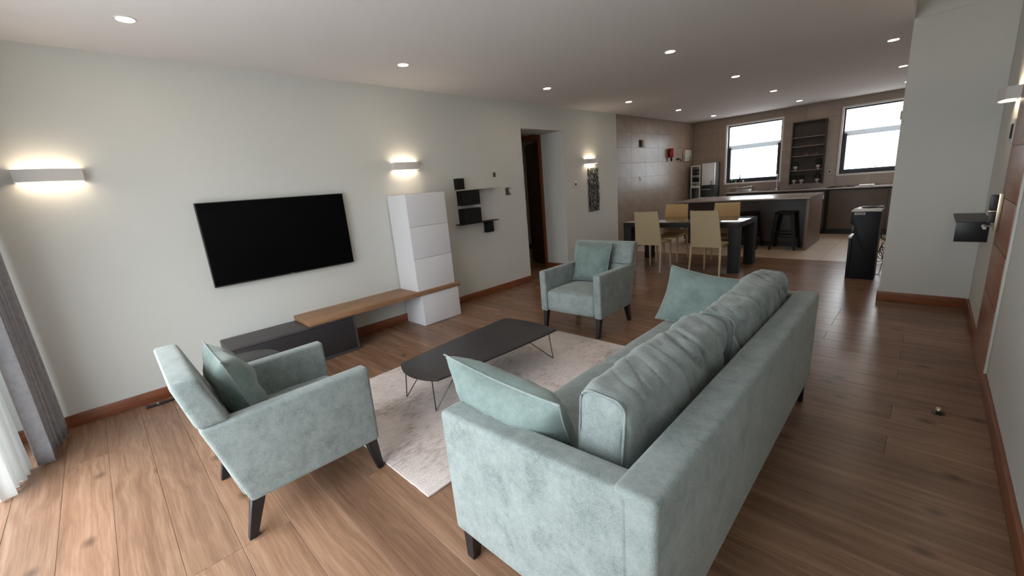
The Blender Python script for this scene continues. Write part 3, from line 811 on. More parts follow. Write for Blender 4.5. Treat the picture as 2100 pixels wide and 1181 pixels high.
# lettered wall art
t = thing('lettering_art', 'tall black cut-metal wall art of stacked city names under the sconce', 'wall art', (0.004, 6.735, 0.955))
WORDS = ['NEW', 'YORK', 'ROMA', 'LONDON', 'PARIS', 'BERLIN', 'MOSCOW', 'SYDNEY']
rh = (1.735-0.957)/len(WORDS)
for i, wd in enumerate(WORDS):
    cu = bpy.data.curves.new('lettering', 'FONT'); cu.body = wd; cu.size = 1.0; cu.extrude = 0.0; cu.offset = -0.012; cu.resolution_u = 2
    tmp = bpy.data.objects.new('tmp', cu); COL.objects.link(tmp)
    bpy.context.view_layer.update()
    me = bpy.data.meshes.new_from_object(tmp.evaluated_get(bpy.context.evaluated_depsgraph_get()))
    bpy.data.objects.remove(tmp); bpy.data.curves.remove(cu)
    b = bmesh.new(); b.from_mesh(me); bpy.data.meshes.remove(me)
    xs_ = [v.co.x for v in b.verts]; ys_ = [v.co.y for v in b.verts]
    ax, bx, ay, by = min(xs_), max(xs_), min(ys_), max(ys_)
    zt = 1.735-i*rh
    for v in b.verts:
        u = (v.co.x-ax)/(bx-ax); w = (v.co.y-ay)/(by-ay)
        v.co = Vector((0.016, 6.560+0.35*u, zt-rh+rh*1.0*w+0.0))
    r = bmesh.ops.extrude_face_region(b, geom=b.faces[:])
    bmesh.ops.translate(b, verts=[q for q in r['geom'] if isinstance(q, bmesh.types.BMVert)], vec=(-0.010, 0, 0))
    bmesh.ops.recalc_face_normals(b, faces=b.faces)
    obj('lettering', b, M['art'], t, smooth=False, world=True)
b = bmesh.new()
for i in range(1, len(WORDS)+1):
    z = 1.735-i*rh; bm_box(b, 0.004, 0.017, 6.552, 6.918, z-0.003, z+0.003)
bm_box(b, 0.0005, 0.006, 6.60, 6.61, 0.96, 1.60); bm_box(b, 0.0005, 0.006, 6.86, 6.87, 0.96, 1.60)
obj('frame_bars', b, M['art'], t, smooth=False, world=True)

# fittings on the kitchen's tiled side wall
t = small('alarm_box', 'pale sensor box with dark side high on the tiled left kitchen wall', 'sensor', (0.0005, 8.60, 2.115), (0.055, 8.71, 2.26), M['beige_plastic'], 0.005,
      [('dark_module', (0.0005, 8.50, 2.115), (0.010, 8.598, 2.26), M['black_plastic'])])
t = thing('fire_device', 'small red wall device with black handle on the tiled kitchen wall', 'fire equipment', (0, 9.93, 1.80))
b = bmesh.new(); bm_lathe(b, [(0.0, 1.885), (0.05, 1.885), (0.06, 1.90), (0.06, 2.07), (0.05, 2.09), (0.0, 2.095)], 0.062, 9.94, 16, cap=False); obj('canister', b, M['red'], t, world=True)
b = bmesh.new(); bm_lathe(b, [(0.0, 1.80), (0.018, 1.80), (0.024, 1.84), (0.02, 1.886), (0.0, 1.886)], 0.062, 9.94, 12, cap=False); obj('handle', b, M['black_plastic'], t, world=True)
b = bmesh.new(); bm_box(b, 0.0005, 0.012, 9.90, 9.98, 1.92, 2.06, bev=0.002); obj('bracket', b, M['black_plastic'], t, world=True)
t = thing('wall_tap', 'small black tap on the tiled wall between red device and beige box', 'tap', (0, 10.43, 1.80))
b = bmesh.new(); bm_tube(b, [(0.0005, 10.40, 1.85), (0.05, 10.40, 1.85)], 0.016, 8); bm_tube(b, [(0.05, 10.36, 1.86), (0.05, 10.45, 1.84)], 0.012, 8); obj('valve', b, M['black_plastic'], t, world=True)
b = bmesh.new(); bm_tube(b, [(0.04, 10.47, 1.845), (0.045, 10.50, 1.83), (0.045, 10.51, 1.79)], 0.012, 8); obj('spout', b, M['black_plastic'], t, world=True)
small('distribution_box', 'beige distribution box on the tiled wall above the white rack', 'electrical box', (0.0005, 10.72, 1.845), (0.07, 11.08, 2.06), M['beige_plastic'], 0.008,
      [('latch', (0.07, 10.98, 1.86), (0.078, 11.02, 1.89), M['black_plastic']), ('lower_lip', (0.0005, 10.72, 1.795), (0.05, 11.02, 1.838), M['beige_plastic'])])
small('tile_switch', 'small white switch on the tiled wall above the dining table', 'switch', (0.0005, 8.515, 1.42), (0.012, 8.59, 1.51), M['white_plastic'], 0.003,
      [('rocker', (0.012, 8.535, 1.435), (0.016, 8.57, 1.495), M['win_white'])])
small('wall_socket', 'small white socket on the tiled back wall beside the niche shelf', 'socket', (2.855, 11.386, 1.235), (2.935, 11.3995, 1.33), M['beige_plastic'], 0.003,
      [('socket_hole', (2.885, 11.381, 1.265), (2.912, 11.386, 1.30), M['black_plastic'])])
small('edge_sensor', 'little white box on the far edge of the partition wall', 'sensor', (4.178, 6.02, 1.85), (4.2145, 6.06, 1.935), M['beige_plastic'], 0.004)

# ------------------------------------------------------------------ rug
t = thing('area_rug', 'pale mottled greige rug under the coffee table', 'rug', (2.02, 2.0425, 0))
b = bmesh.new(); soft_box(b, 1.60, 2.285, 0.014, 0.006, 60, 90, 2, lambda p, n: 0.0012*noise.noise(p*9.0)*(1 if n.z > 0.5 else 0), (0, 0, 0.0075))
for v in b.verts:
    if abs(v.co.x) > 0.78: v.co.x += 0.004*noise.noise(Vector((v.co.y*14, 0, 0)))
    if abs(v.co.y) > 1.125: v.co.y += 0.004*noise.noise(Vector((v.co.x*14, 5, 0)))
obj('pile', b, M['rug'], t)
RZ = 0.015

# ------------------------------------------------------------------ coffee table
t = thing('coffee_table', 'low dark boat-shaped coffee table on hairpin legs on the rug', 'coffee table', (2.04, 1.98, RZ))
def side(u):   # plan outline, world coords
    return u
out = []
n = 14
A_, B_ = (1.800, 1.400), (2.268, 1.395)   # near end
C_, D_ = (2.335, 2.590), (1.715, 2.585)   # far end
for i in range(n+1):
    u = i/n; x = A_[0]+(B_[0]-A_[0])*u; y = A_[1]+(B_[1]-A_[1])*u-0.075*math.sin(PI*u)**0.8; out.append((x, y))
for i in range(1, n):
    u = i/n; x = B_[0]+(C_[0]-B_[0])*u+0.018*math.sin(PI*u); y = B_[1]+(C_[1]-B_[1])*u; out.append((x, y))
for i in range(n+1):
    u = i/n; x = C_[0]+(D_[0]-C_[0])*u; y = C_[1]+(D_[1]-C_[1])*u+0.035*math.sin(PI*u)**0.8; out.append((x, y))
for i in range(1, n):
    u = i/n; x = D_[0]+(A_[0]-D_[0])*u-0.018*math.sin(PI*u); y = D_[1]+(A_[1]-D_[1])*u; out.append((x, y))
b = bmesh.new(); bm_prism(b, out, 2, 0.286, 0.302, bev=0.003, seg=2); obj('tabletop', b, M['table_dark'], t, world=True)
def hairpin(foot, a, c):
    b = bmesh.new(); f = Vector(foot)
    bm_tube(b, [a, (f.x+(a[0]-f.x)*0.03, f.y+(a[1]-f.y)*0.03, RZ+0.012), (f.x, f.y, RZ+0.0045), (f.x+(c[0]-f.x)*0.03, f.y+(c[1]-f.y)*0.03, RZ+0.012), c], 0.0042, 8)
    obj('leg', b, M['wire'], t, world=True)
hairpin((1.800, 1.405, 0), (1.815, 1.425, 0.286), (1.85, 1.62, 0.286))
hairpin((2.160, 1.420, 0), (2.200, 1.395, 0.286), (2.20, 1.64, 0.286))
hairpin((2.275, 2.590, 0), (2.262, 2.560, 0.286), (2.22, 2.30, 0.286))
hairpin((1.775, 2.590, 0), (1.79, 2.560, 0.286), (1.84, 2.30, 0.286))

# small round side table between the armchair and the media box
t = thing('side_table', 'small round dark side table behind the near armchair', 'side table', (0.95, 0.585, 0))
b = bmesh.new(); bm_lathe(b, [(0.0, 0.388), (0.240, 0.388), (0.245, 0.392), (0.245, 0.399), (0.241, 0.402), (0.0, 0.402)], 0, 0, 48, cap=False); obj('tabletop', b, M['table_dark'], t)
for i in range(3):
    a = 2*PI*i/3+0.5; b = bmesh.new(); c0 = Vector((0.19*math.cos(a), 0.19*math.sin(a), 0.0045))
    p1 = (0.17*math.cos(a-0.35), 0.17*math.sin(a-0.35), 0.388); p2 = (0.17*math.cos(a+0.35), 0.17*math.sin(a+0.35), 0.388)
    bm_tube(b, [p1, tuple(c0), p2], 0.0042, 8); obj('leg', b, M['wire'], t)

# ------------------------------------------------------------------ armchairs
CW, CD, ZF, ZB, ZR, ZT, KL = 0.729, 0.651, 0.630, 0.197, 0.622, 0.846, 0.241
def make_armchair(label, loc, rz):
    """local: x across, y forward (0 = rear bottom edge, CD = front), z up"""
    t = thing('armchair', label, 'armchair', loc, rz, 'sage velvet armchairs')
    hw = CW/2; aw = 0.078
    l = lambda z: -KL*(z-ZB)
    for s in (-1, 1):
        b = bmesh.new(); x0, x1 = (hw-aw, hw) if s > 0 else (-hw, -hw+aw)
        bm_prism(b, [(CD, ZF), (CD-0.004, ZB), (0.012, ZB), (l(ZR)+0.0, ZR)], 0, x0, x1, bev=0.020, seg=3)
        obj('arm', b, M['velvet'], t)
    b = bmesh.new()      # lower back between the arms and the wide upper back
    bm_prism(b, [(0.0, ZB), (0.11, ZB), (l(ZR)+0.125, ZR), (l(ZR), ZR)], 0, -hw+aw+0.001, hw-aw-0.001, bev=0.012, seg=2)
    za = ZR+0.002
    bm_prism(b, [(l(za)-0.002, za), (l(za)+0.118, za), (l(ZT)+0.100, ZT), (l(ZT), ZT)], 0, -hw, hw, bev=0.024, seg=3)
    obj('backrest', b, M['velvet'], t)
    b = bmesh.new()
    soft_box(b, CW-2*aw-0.004, CD-0.10, 0.215, 0.035, 20, 20, 8,
             lambda p, n: (0.030*(1-(p.x/0.30)**2)*(1-(p.y/0.32)**2) if n.z > 0.6 else 0)+0.004*noise.noise(p*7), (0, 0.10+(CD-0.10)/2-0.006, ZB+0.112))
    obj('seat', b, M['velvet'], t)
    for sx in (-1, 1):
        b = bmesh.new(); bm_taper(b, (sx*(hw-0.045), CD-0.012, 0), (0.017, 0.017), (sx*(hw-0.045), CD-0.045, ZB+0.004), (0.026, 0.030), 0.002); obj('leg', b, M['black_wood'], t)
        b = bmesh.new(); bm_taper(b, (sx*(hw-0.045), -0.015, 0), (0.018, 0.018), (sx*(hw-0.045), 0.045, ZB+0.004), (0.026, 0.030), 0.002); obj('leg', b, M['black_wood'], t)
    return t
AC1 = (2.048, 0.236, math.radians(-1.0)); AC2 = (1.972, 3.862, math.radians(182.3))
ac = make_armchair('sage velvet armchair with black legs nearest the curtains', (AC1[0], AC1[1], 0), AC1[2])
dup(ac, (AC2[0], AC2[1], 0), AC2[2], 'sage velvet armchair facing the camera beyond the coffee table')

def pillow(label, loc, rz, tilt, w, h, th, seed, roll=0.0, group='sage velvet throw pillows'):
    t = thing('throw_pillow', label, 'pillow', loc, 0, group)
    t.rotation_euler = (tilt, roll, rz)
    obj('cover', pillow_bm(w, h, th, seed), M['velvet_pillow'], t)
    obj('seam', seam_bm(w*0.998, h*0.998), M['velvet'], t)
    return t
def at(c, p):
    a = c[2]; return (c[0]+math.cos(a)*p[0]-math.sin(a)*p[1], c[1]+math.sin(a)*p[0]+math.cos(a)*p[1], p[2])
pillow('sage velvet pillow leaning in the near armchair', at(AC1, (0.0, 0.165, 0.432)), AC1[2], math.radians(16), 0.46, 0.43, 0.17, 1.3)
pillow('sage velvet pillow leaning in the far armchair', at(AC2, (0.055, 0.165, 0.432)), AC2[2]+math.radians(-4), math.radians(16), 0.46, 0.43, 0.16, 4.1)

# ------------------------------------------------------------------ sofa
SX, SY, SA = 3.211, 0.786, 0.0121
SD, SL, SZA, SZT, SZB = 0.878, 2.240, 0.690, 0.730, 0.158
def so(x, y, z=0):
    return (SX+math.cos(SA)*x-math.sin(SA)*y, SY+math.sin(SA)*x+math.cos(SA)*y, z)
cx, cy = SD/2, SL/2
t = thing('sofa', 'sage velvet three-seat sofa seen from behind, facing the television', 'sofa', so(cx, cy), SA)
def sl(bm):   # local sofa coords (front-near corner at 0,0) -> root frame
    bmesh.ops.translate(bm, verts=bm.verts, vec=(-cx, -cy, 0)); return bm
AW, BT = 0.105, 0.128
b = bmesh.new(); bm_prism(b, [(SD-BT, SZB), (SD-0.012, SZB), (SD, SZT), (SD-BT, SZT)], 1, 0.002, SL-0.002, bev=0.022, seg=3); obj('back_frame', sl(b), M['velvet'], t)
for y0, y1 in ((0.0, AW), (SL-AW, SL)):
    b = bmesh.new(); bm_prism(b, [(0.0, SZA), (0.012, SZB), (SD-BT+0.05, SZB), (SD-BT+0.05, SZT-0.006)], 1, y0, y1, bev=0.022, seg=3); obj('arm', sl(b), M['velvet'], t)
b = bmesh.new(); bm_box(b, 0.02, SD-BT+0.01, AW-0.01, SL-AW+0.01, SZB, 0.30, bev=0.012); obj('seat_base', sl(b), M['velvet'], t)
mid = SL/2+0.02
for y0, y1, sd in ((AW+0.002, mid-0.002, 1.0), (mid+0.002, SL-AW-0.002, 5.0)):
    b = bmesh.new()
    soft_box(b, SD-BT-0.004, y1-y0, 0.175, 0.040, 22, 30, 8, lambda p, n: (0.014*(1-(p.x/0.4)**2) if n.z > 0.6 else 0)+0.006*noise.noise(p*4+Vector((sd, 0, 0))),
             ((SD-BT)/2-0.006, (y0+y1)/2, 0.302+0.0875))
    obj('seat_cushion', sl(b), M['velvet'], t)
def back_cushion(y0, y1, sd, xc, name='back_cushion'):
    b = bmesh.new(); ly = y1-y0
    def dsp(p, n):
        # deep creases running across the top and rear, softened towards the ends
        u = p.y/ly
        k = (p.x*2.6+p.z*3.4)
        w = 0.30+0.70*max(0.0, min(1.0, (p.z+0.10)/0.2))
        if abs(u) > 0.485: w *= 0.25
        f = noise.noise(Vector((p.y*6.5+k*1.6+sd*7, k*0.8, sd)))
        f2 = noise.noise(Vector((p.y*13.0+k*3.2-sd*3, k*1.3, sd+9)))
        pres = max(0.0, min(1.0, 0.65+1.6*noise.noise(Vector((p.y*3.1, k*1.2, sd+20)))))
        cr = max(0.0, 1-abs(f)/0.16)**1.6*pres+0.55*max(0.0, 1-abs(f2)/0.14)**1.6*pres
        return -0.019*w*cr+0.007*w*f2+0.022*(1-(2*u)**2)*0.5+0.014*noise.noise(p*3.3+Vector((sd, 2, 1)))
    soft_box(b, 0.188, ly, 0.410, 0.055, 30, 150, 54, dsp)
    # lean back a little
    bmesh.ops.rotate(b, verts=b.verts, cent=(0, 0, 0), matrix=Matrix.Rotation(math.radians(4), 3, 'Y'))
    # sagging ends: pull the outer top corners into points
    for v in b.verts:
        e_ = abs(v.co.y)/(ly/2)
        if e_ > 0.82 and v.co.z > 0.05: v.co.z -= (e_-0.82)*0.05
    bmesh.ops.translate(b, verts=b.verts, vec=(xc, (y0+y1)/2, 0.468+0.204))
    o = obj(name, sl(b), M['velvet'], t)
    # piped seams along both end faces
    for yy, s in ((y0, 1), (y1, -1)):
        b = bmesh.new(); pts = []; hx_, hz_, rc = 0.090-0.012, 0.205-0.012, 0.040
        for q, (sx_, sz_) in enumerate(((1, 1), (-1, 1), (-1, -1), (1, -1))):
            for i in range(7):
                a = PI/2*q+PI/2*i/6
                pts.append((sx_*(hx_-rc)+rc*math.cos(a), (yy-(y0+y1)/2)+s*(0.014 if sz_ < 0 else 0.018), sz_*(hz_-rc)+rc*math.sin(a)))
        pts.append(pts[0])
        bm_tube(b, pts, 0.004, 6)
        bmesh.ops.rotate(b, verts=b.verts, cent=(0, 0, 0), matrix=Matrix.Rotation(math.radians(4), 3, 'Y'))
        bmesh.ops.translate(b, verts=b.verts, vec=(xc, (y0+y1)/2, 0.468+0.204))
        obj('piping', sl(b), M['velvet'], o)
back_cushion(0.165, 1.075, 2.0, 0.606); back_cushion(1.090, 2.135, 6.0, 0.632)
for lx in (0.055, SD-0.06):
    for ly in (0.055, SL-0.055):
        b = bmesh.new(); sx = -1 if lx < 0.3 else 1; sy = -1 if ly < 1 else 1
        bm_taper(b, (lx+sx*0.008, ly+sy*0.008, 0), (0.020, 0.020), (lx, ly, SZB+0.004), (0.031, 0.031), 0.002); obj('leg', sl(b), M['black_wood'], t)
c = so(0.190, 0.288, 0.468)
pillow('sage velvet pillow leaning on the near arm of the sofa', c, SA-math.radians(2), math.radians(24), 0.62, 0.405, 0.21, 7.7, roll=math.radians(2.0))
c = so(0.230, 1.93, 0.470)
pillow('sage velvet pillow leaning on the far arm of the sofa', c, SA+math.radians(2), math.radians(-24), 0.52, 0.40, 0.15, 2.9, roll=math.radians(8.0))

# ------------------------------------------------------------------ dining set
t = thing('dining_table', 'dark graphite dining table with glossy top between pale chairs', 'dining table', (1.658, 6.97, 0))
TX0, TX1, TY0, TY1 = 0.735, 2.580, 6.520, 7.420
b = bmesh.new(); bm_box(b, TX0, TX1, TY0, TY1, 0.672, 0.743, bev=0.002); obj('apron', b, M['dining_dark'], t, world=True)
b = bmesh.new(); bm_box(b, TX0, TX1, TY0, TY1, 0.7435, 0.752, bev=0.0015); obj('tabletop', b, M['dining_glass'], t, world=True)
for x0 in (TX0, TX1-0.14):
    for y0 in (TY0, TY1-0.14):
        b = bmesh.new(); bm_box(b, x0, x0+0.14, y0, y0+0.14, 0, 0.6715, bev=0.002); obj('leg', b, M['dining_dark'], t, world=True)
b = bmesh.new(); bm_box(b, 1.70, 1.74, 6.60, 6.63, 0.650, 0.6718, bev=0.003); obj('clip', b, M['white_plastic'], t, world=True)

def make_chair(label, loc, rz, skin):
    """local: y forward, origin between the rear feet"""
    t = thing('dining_chair', label, 'dining chair', loc, rz, 'leather dining chairs at the table')
    b = bmesh.new(); rings = []
    for j in range(13):     # tapered, slightly dished and raked back panel
        v = j/12; z = 0.435+0.525*v; hw = 0.222-0.030*v**0.8; yb = 0.035-0.090*v**1.3
        row_r, row_f = [], []
        for i in range(11):
            u = -1+2*i/10
            dish = -0.016*(1-u*u)
            zz = z+(0.012*u*u if j == 12 else 0)
            row_r.append((hw*u, yb+dish-0.011, zz)); row_f.append((hw*u, yb+dish+0.011, zz))
        rings.append(row_r+list(reversed(row_f)))
    bm_loft(b, rings); obj('backrest', b, skin, t)
    b = bmesh.new(); soft_box(b, 0.39, 0.43, 0.042, 0.018, 14, 14, 4, lambda p, n: 0.006*(1-(p.x/0.22)**2) if n.z > 0.6 else 0, (0, 0.250, 0.450)); obj('seat', b, skin, t)
    for s in (-1, 1):
        b = bmesh.new(); bm_taper(b, (s*0.218, -0.02, 0), (0.010, 0.010), (s*0.206, 0.035, 0.436), (0.017, 0.015), 0.003); obj('leg', b, M['leather'], t)
        b = bmesh.new(); bm_taper(b, (s*0.182, 0.458, 0), (0.009, 0.009), (s*0.172, 0.437, 0.432), (0.017, 0.017), 0.003); obj('leg', b, M['leather'], t)
    return t
ch = make_chair('cream leather dining chair with its back to us, beside the far armchair', (1.355, 6.17, 0), 0.0, M['leather'])
dup(ch, (2.245, 6.15, 0), math.radians(-2), 'cream leather dining chair with its back to us, at the bright table end')
ch = make_chair('tan leather dining chair facing us across the table, nearer the tiled side wall', (1.255, 7.455, 0), PI+math.radians(5), M['leather_tan'])
dup(ch, (2.105, 7.455, 0), PI+math.radians(3), 'tan leather dining chair facing us across the table, in front of the half hidden stool')

# ------------------------------------------------------------------ kitchen island and stools
IX0, IX1, IY0, IY1, IZ = 0.69, 3.03, 8.74, 10.03, 0.93
t = thing('kitchen_island', 'long dark kitchen island with pale stone top and brown end panel', 'kitchen island', (1.85, 9.4, 0))
b = bmesh.new(); bm_box(b, IX0, IX1, IY0, IY1, IZ-0.028, IZ, bev=0.003); obj('worktop', b, M['worktop'], t, world=True)
b = bmesh.new(); bm_box(b, IX0+0.04, IX1-0.055, 9.10, IY1-0.03, 0.10, IZ-0.0285, bev=0.002); obj('front_panel', b, M['island_front'], t, world=True)
b = bmesh.new(); bm_box(b, IX0+0.06, IX1-0.055, 9.13, IY1-0.05, 0, 0.0995); obj('plinth', b, M['toe'], t, world=True)
b = bmesh.new(); bm_box(b, IX1-0.050, IX1-0.004, IY0+0.02, IY1-0.01, 0.0, IZ-0.0285, bev=0.002); obj('end_panel', b, M['island_side'], t, world=True)
b = bmesh.new(); bm_box(b, IX1-0.0035, IX1+0.012, 9.93, 9.99, 0.80, 0.88, bev=0.003); obj('socket', b, M['white_plastic'], t, world=True)

def make_stool(label, loc, rz):
    t = thing('bar_stool', label, 'stool', loc, rz, 'black metal bar stools')
    def rsq(h, r, z, n=5):
        out = []
        for q in range(4):
            cxx, cyy = [(1,1), (-1,1), (-1,-1), (1,-1)][q]
            for i in range(n+1):
                a = PI/2*q+PI/2*i/n; out.append((cxx*(h-r)+r*math.cos(a), cyy*(h-r)+r*math.sin(a), z))
        return out
    b = bmesh.new(); bm_loft(b, [rsq(0.150, 0.04, 0.635), rsq(0.157, 0.045, 0.64), rsq(0.160, 0.05, 0.668), rsq(0.152, 0.05, 0.678), rsq(0.13, 0.05, 0.674), rsq(0.03, 0.02, 0.670)]); obj('seat', b, M['black_metal'], t)
    for sx in (-1, 1):
        for sy in (-1, 1):
            b = bmesh.new()
            top = Vector((sx*0.128, sy*0.128, 0.64)); bot = Vector((sx*0.198, sy*0.198, 0.0))
            def ring(c, w, d):
                return [(c.x+sx*d, c.y+sy*d, c.z), (c.x-sx*w, c.y+sy*d, c.z), (c.x-sx*w, c.y+sy*(d-0.006), c.z), (c.x+sx*(d-0.006), c.y+sy*(d-0.006), c.z), (c.x+sx*(d-0.006), c.y-sy*w, c.z), (c.x+sx*d, c.y-sy*w, c.z)]
            bm_loft(b, [ring(bot, 0.022, 0.014), ring(top, 0.045, 0.022)]); obj('leg', b, M['black_metal'], t)
    for zz, hh in ((0.235, 0.168), (0.30, 0.160)):
        b = bmesh.new(); q = [(-hh, -hh, zz), (hh, -hh, zz), (hh, hh, zz), (-hh, hh, zz), (-hh, -hh, zz)]
        for a_, c_ in zip(q[:-1], q[1:]): bm_tube(b, [a_, c_], 0.008, 8)
        obj('rung', b, M['black_metal'], t)
    return t
st = make_stool('black metal bar stool in front of the island, near its brown end', (2.672, 8.885, 0), 0.0)
dup(st, (2.06, 8.885, 0), 0.0, 'black metal bar stool half hidden behind the dining table')

# ------------------------------------------------------------------ back counter
CZ = 0.955
t = thing('kitchen_counter', 'long stone-topped back counter with brown front under the windows', 'kitchen counter', (2.9, 11.15, 0))
b = bmesh.new(); bm_box(b, 0.97, XR-0.002, 10.88, YB-0.002, CZ-0.026, CZ, bev=0.003); obj('worktop', b, M['worktop'], t, world=True)
b = bmesh.new(); bm_box(b, 0.98, XR-0.003, 10.93, YB-0.003, 0.10, CZ-0.0265, bev=0.001); obj('carcass', b, M['toe'], t, world=True)
b = bmesh.new(); bm_box(b, 0.98, XR-0.003, 10.965, YB-0.003, 0.0, 0.0995); obj('plinth', b, M['toe'], t, world=True)
xs = [3.0, 3.92, XR-0.003]
for a_, c_ in zip(xs[:-1], xs[1:]):
    b = bmesh.new(); bm_box(b, a_+0.002, c_-0.002, 10.905, 10.9295, 0.115, CZ-0.055, bev=0.002); obj('front_panel', b, M['cab_brown'], t, world=True)
xs = [0.98, 1.48, 1.98, 2.48, 2.94]
for a_, c_ in zip(xs[:-1], xs[1:]):
    b = bmesh.new(); bm_box(b, a_+0.002, c_-0.002, 10.905, 10.9295, 0.115, CZ-0.055, bev=0.002); obj('door', b, M['island_front'], t, world=True)
b = bmesh.new(); bm_box(b, 1.62, 2.62, 10.98, 11.30, CZ+0.0003, CZ+0.004, bev=0.001, seg=1); obj('sink_rim', b, M['bottle_dark'], t, world=True)

# items on the counter
t = thing('sink_faucet', 'tall chrome faucet on the counter under the left window', 'faucet', (1.95, 11.31, CZ))
b = bmesh.new(); bm_lathe(b, [(0.028, CZ+0.0003), (0.028, CZ+0.02), (0.018, CZ+0.03), (0.018, CZ+0.15)], 1.95, 11.31, 14); obj('body', b, M['chrome'], t, world=True)
b = bmesh.new(); bm_tube(b, [(1.95, 11.31, CZ+0.14), (1.95, 11.31, CZ+0.30), (1.955, 11.29, CZ+0.335), (1.965, 11.24, CZ+0.345), (1.975, 11.19, CZ+0.335), (1.98, 11.17, CZ+0.30)], 0.011, 10); obj('spout', b, M['chrome'], t, world=True)
b = bmesh.new(); bm_tube(b, [(1.965, 11.31, CZ+0.10), (2.05, 11.29, CZ+0.14)], 0.009, 8); obj('lever', b, M['chrome'], t, world=True)

t = thing('dish_rack', 'small wire dish rack on the counter beside the fridge', 'dish rack', (1.02, 11.12, CZ))
b = bmesh.new()
for z in (CZ+0.006, CZ+0.115):
    q = [(0.99, 11.02, z), (1.16, 11.02, z), (1.16, 11.24, z), (0.99, 11.24, z), (0.99, 11.02, z)]
    for a_, c_ in zip(q[:-1], q[1:]): bm_tube(b, [a_, c_], 0.005, 6)
for x in (0.99, 1.047, 1.104, 1.16):
    for y in (11.02, 11.24): bm_tube(b, [(x, y, CZ+0.006), (x, y, CZ+0.115)], 0.004, 6)
obj('wire_frame', b, M['chrome'], t, world=True)
b = bmesh.new(); bm_lathe(b, [(0.0, CZ+0.014), (0.045, CZ+0.014), (0.07, CZ+0.08), (0.064, CZ+0.08), (0.042, CZ+0.02), (0.0, CZ+0.018)], 1.075, 11.13, 16, cap=False); obj('bowl', b, M['niche_shelf'], t, world=True)
t = thing('drain_tray', 'pale metal drain tray on the counter under the left window', 'tray', (1.32, 11.13, CZ))
b = bmesh.new()
bm_box(b, 1.20, 1.50, 11.03, 11.25, CZ+0.0005, CZ+0.008, bev=0.002); bm_box(b, 1.20, 1.206, 11.03, 11.25, CZ+0.008, CZ+0.09, bev=0.002)
bm_box(b, 1.494, 1.50, 11.03, 11.25, CZ+0.008, CZ+0.12, bev=0.002); bm_box(b, 1.206, 1.494, 11.03, 11.036, CZ+0.008, CZ+0.06, bev=0.002); bm_box(b, 1.206, 1.494, 11.244, 11.25, CZ+0.008, CZ+0.06, bev=0.002)
obj('tray_body', b, M['chrome'], t, world=True)
b = bmesh.new(); bm_prism(b, [(1.19, CZ+0.088), (1.19, CZ+0.096), (1.51, CZ+0.128), (1.51, CZ+0.120)], 1, 11.02, 11.26, bev=0.002); obj('tray_lid', b, M['chrome'], t, world=True)
t = thing('cooktop', 'flat black cooktop set on the counter beside the wall socket', 'cooktop', (3.12, 11.13, CZ))
b = bmesh.new(); bm_box(b, 2.93, 3.38, 10.98, 11.28, CZ+0.0004, CZ+0.012, bev=0.003); obj('glass_plate', b, M['bottle_dark'], t, world=True)
for i in range(3):
    b = bmesh.new(); bm_lathe(b, [(0.0, CZ+0.0122), (0.055, CZ+0.0122), (0.055, CZ+0.019), (0.0, CZ+0.019)], 3.0+0.13*i, 11.13+0.07*(-1)**i, 16, cap=False); obj('burner', b, M['black_metal'], t, world=True)
t = thing('paper_pad', 'white paper pad lying on the counter under the right window', 'paper', (3.56, 11.10, CZ))
b = bmesh.new(); bm_box(b, 3.45, 3.68, 10.98, 11.20, CZ+0.0005, CZ+0.030, bev=0.006); obj('sheets', b, M['win_white'], t, world=True)
# bottles on the window sill
def bottle(name, label, cat, x, prof, m, cap=None):
    t = thing(name, label, cat, (x, 11.42, 1.172))
    b = bmesh.new(); bm_lathe(b, [(r, z) for r, z in prof], 0, 0, 14); obj('body', b, m, t)
    if cap:
        b = bmesh.new(); bm_lathe(b, cap, 0, 0, 12); obj('cap', b, M['black_plastic'], t)
bottle('soap_bottle', 'tall dark bottle on the left kitchen window sill', 'bottle', 1.125, [(0.028, 0.0006), (0.030, 0.01), (0.030, 0.08), (0.012, 0.115), (0.010, 0.150)], M['bottle_dark'], [(0.011, 0.1505), (0.011, 0.176), (0.004, 0.18)])
bottle('green_cup', 'small green cup on the left kitchen window sill', 'cup', 1.03, [(0.024, 0.0006), (0.030, 0.06), (0.026, 0.06), (0.021, 0.006)], M['green_glass'])
bottle('black_jar', 'small black jar at the left end of the kitchen window sill', 'jar', 0.94, [(0.026, 0.0006), (0.028, 0.01), (0.026, 0.05), (0.014, 0.058)], M['bottle_dark'])
bottle('white_tumbler', 'small white tumbler right of the dark bottle on the sill', 'cup', 1.20, [(0.018, 0.0006), (0.022, 0.055), (0.018, 0.055), (0.015, 0.006)], M['white_plastic'])

# ------------------------------------------------------------------ fridge and rack
t = thing('refrigerator', 'slim fridge freezer with upper door painted pale as if reflecting, in the kitchen corner', 'refrigerator', (0.51, 11.2, 0))
FX0, FX1, FY, FZ = 0.355, 0.672, 11.04, 1.70
b = bmesh.new(); bm_box(b, FX0, FX1, FY+0.045, FY+0.345, 0.04, FZ, bev=0.006); obj('body', b, M['fridge_body'], t, world=True)
b = bmesh.new(); bm_box(b, FX0+0.002, FX1-0.002, FY, FY+0.042, 1.165, FZ-0.002, bev=0.012, seg=3); d_ = obj('door', b, M['fridge_front'], t, world=True)
d_['label'] = 'glossy upper door, window reflection put into its pale colour'
b = bmesh.new(); bm_tube(b, [(FX1-0.075, FY-0.0002, 1.255), (FX1-0.075, FY-0.03, 1.25), (FX1-0.075, FY-0.03, 1.18), (FX1-0.075, FY-0.0002, 1.175)], 0.009, 8); obj('handle', b, M['black_plastic'], d_, world=True)
b = bmesh.new(); bm_box(b, FX0+0.002, FX1-0.002, FY, FY+0.042, 0.06, 1.160, bev=0.008); d_ = obj('door', b, M['fridge_lower'], t, world=True)
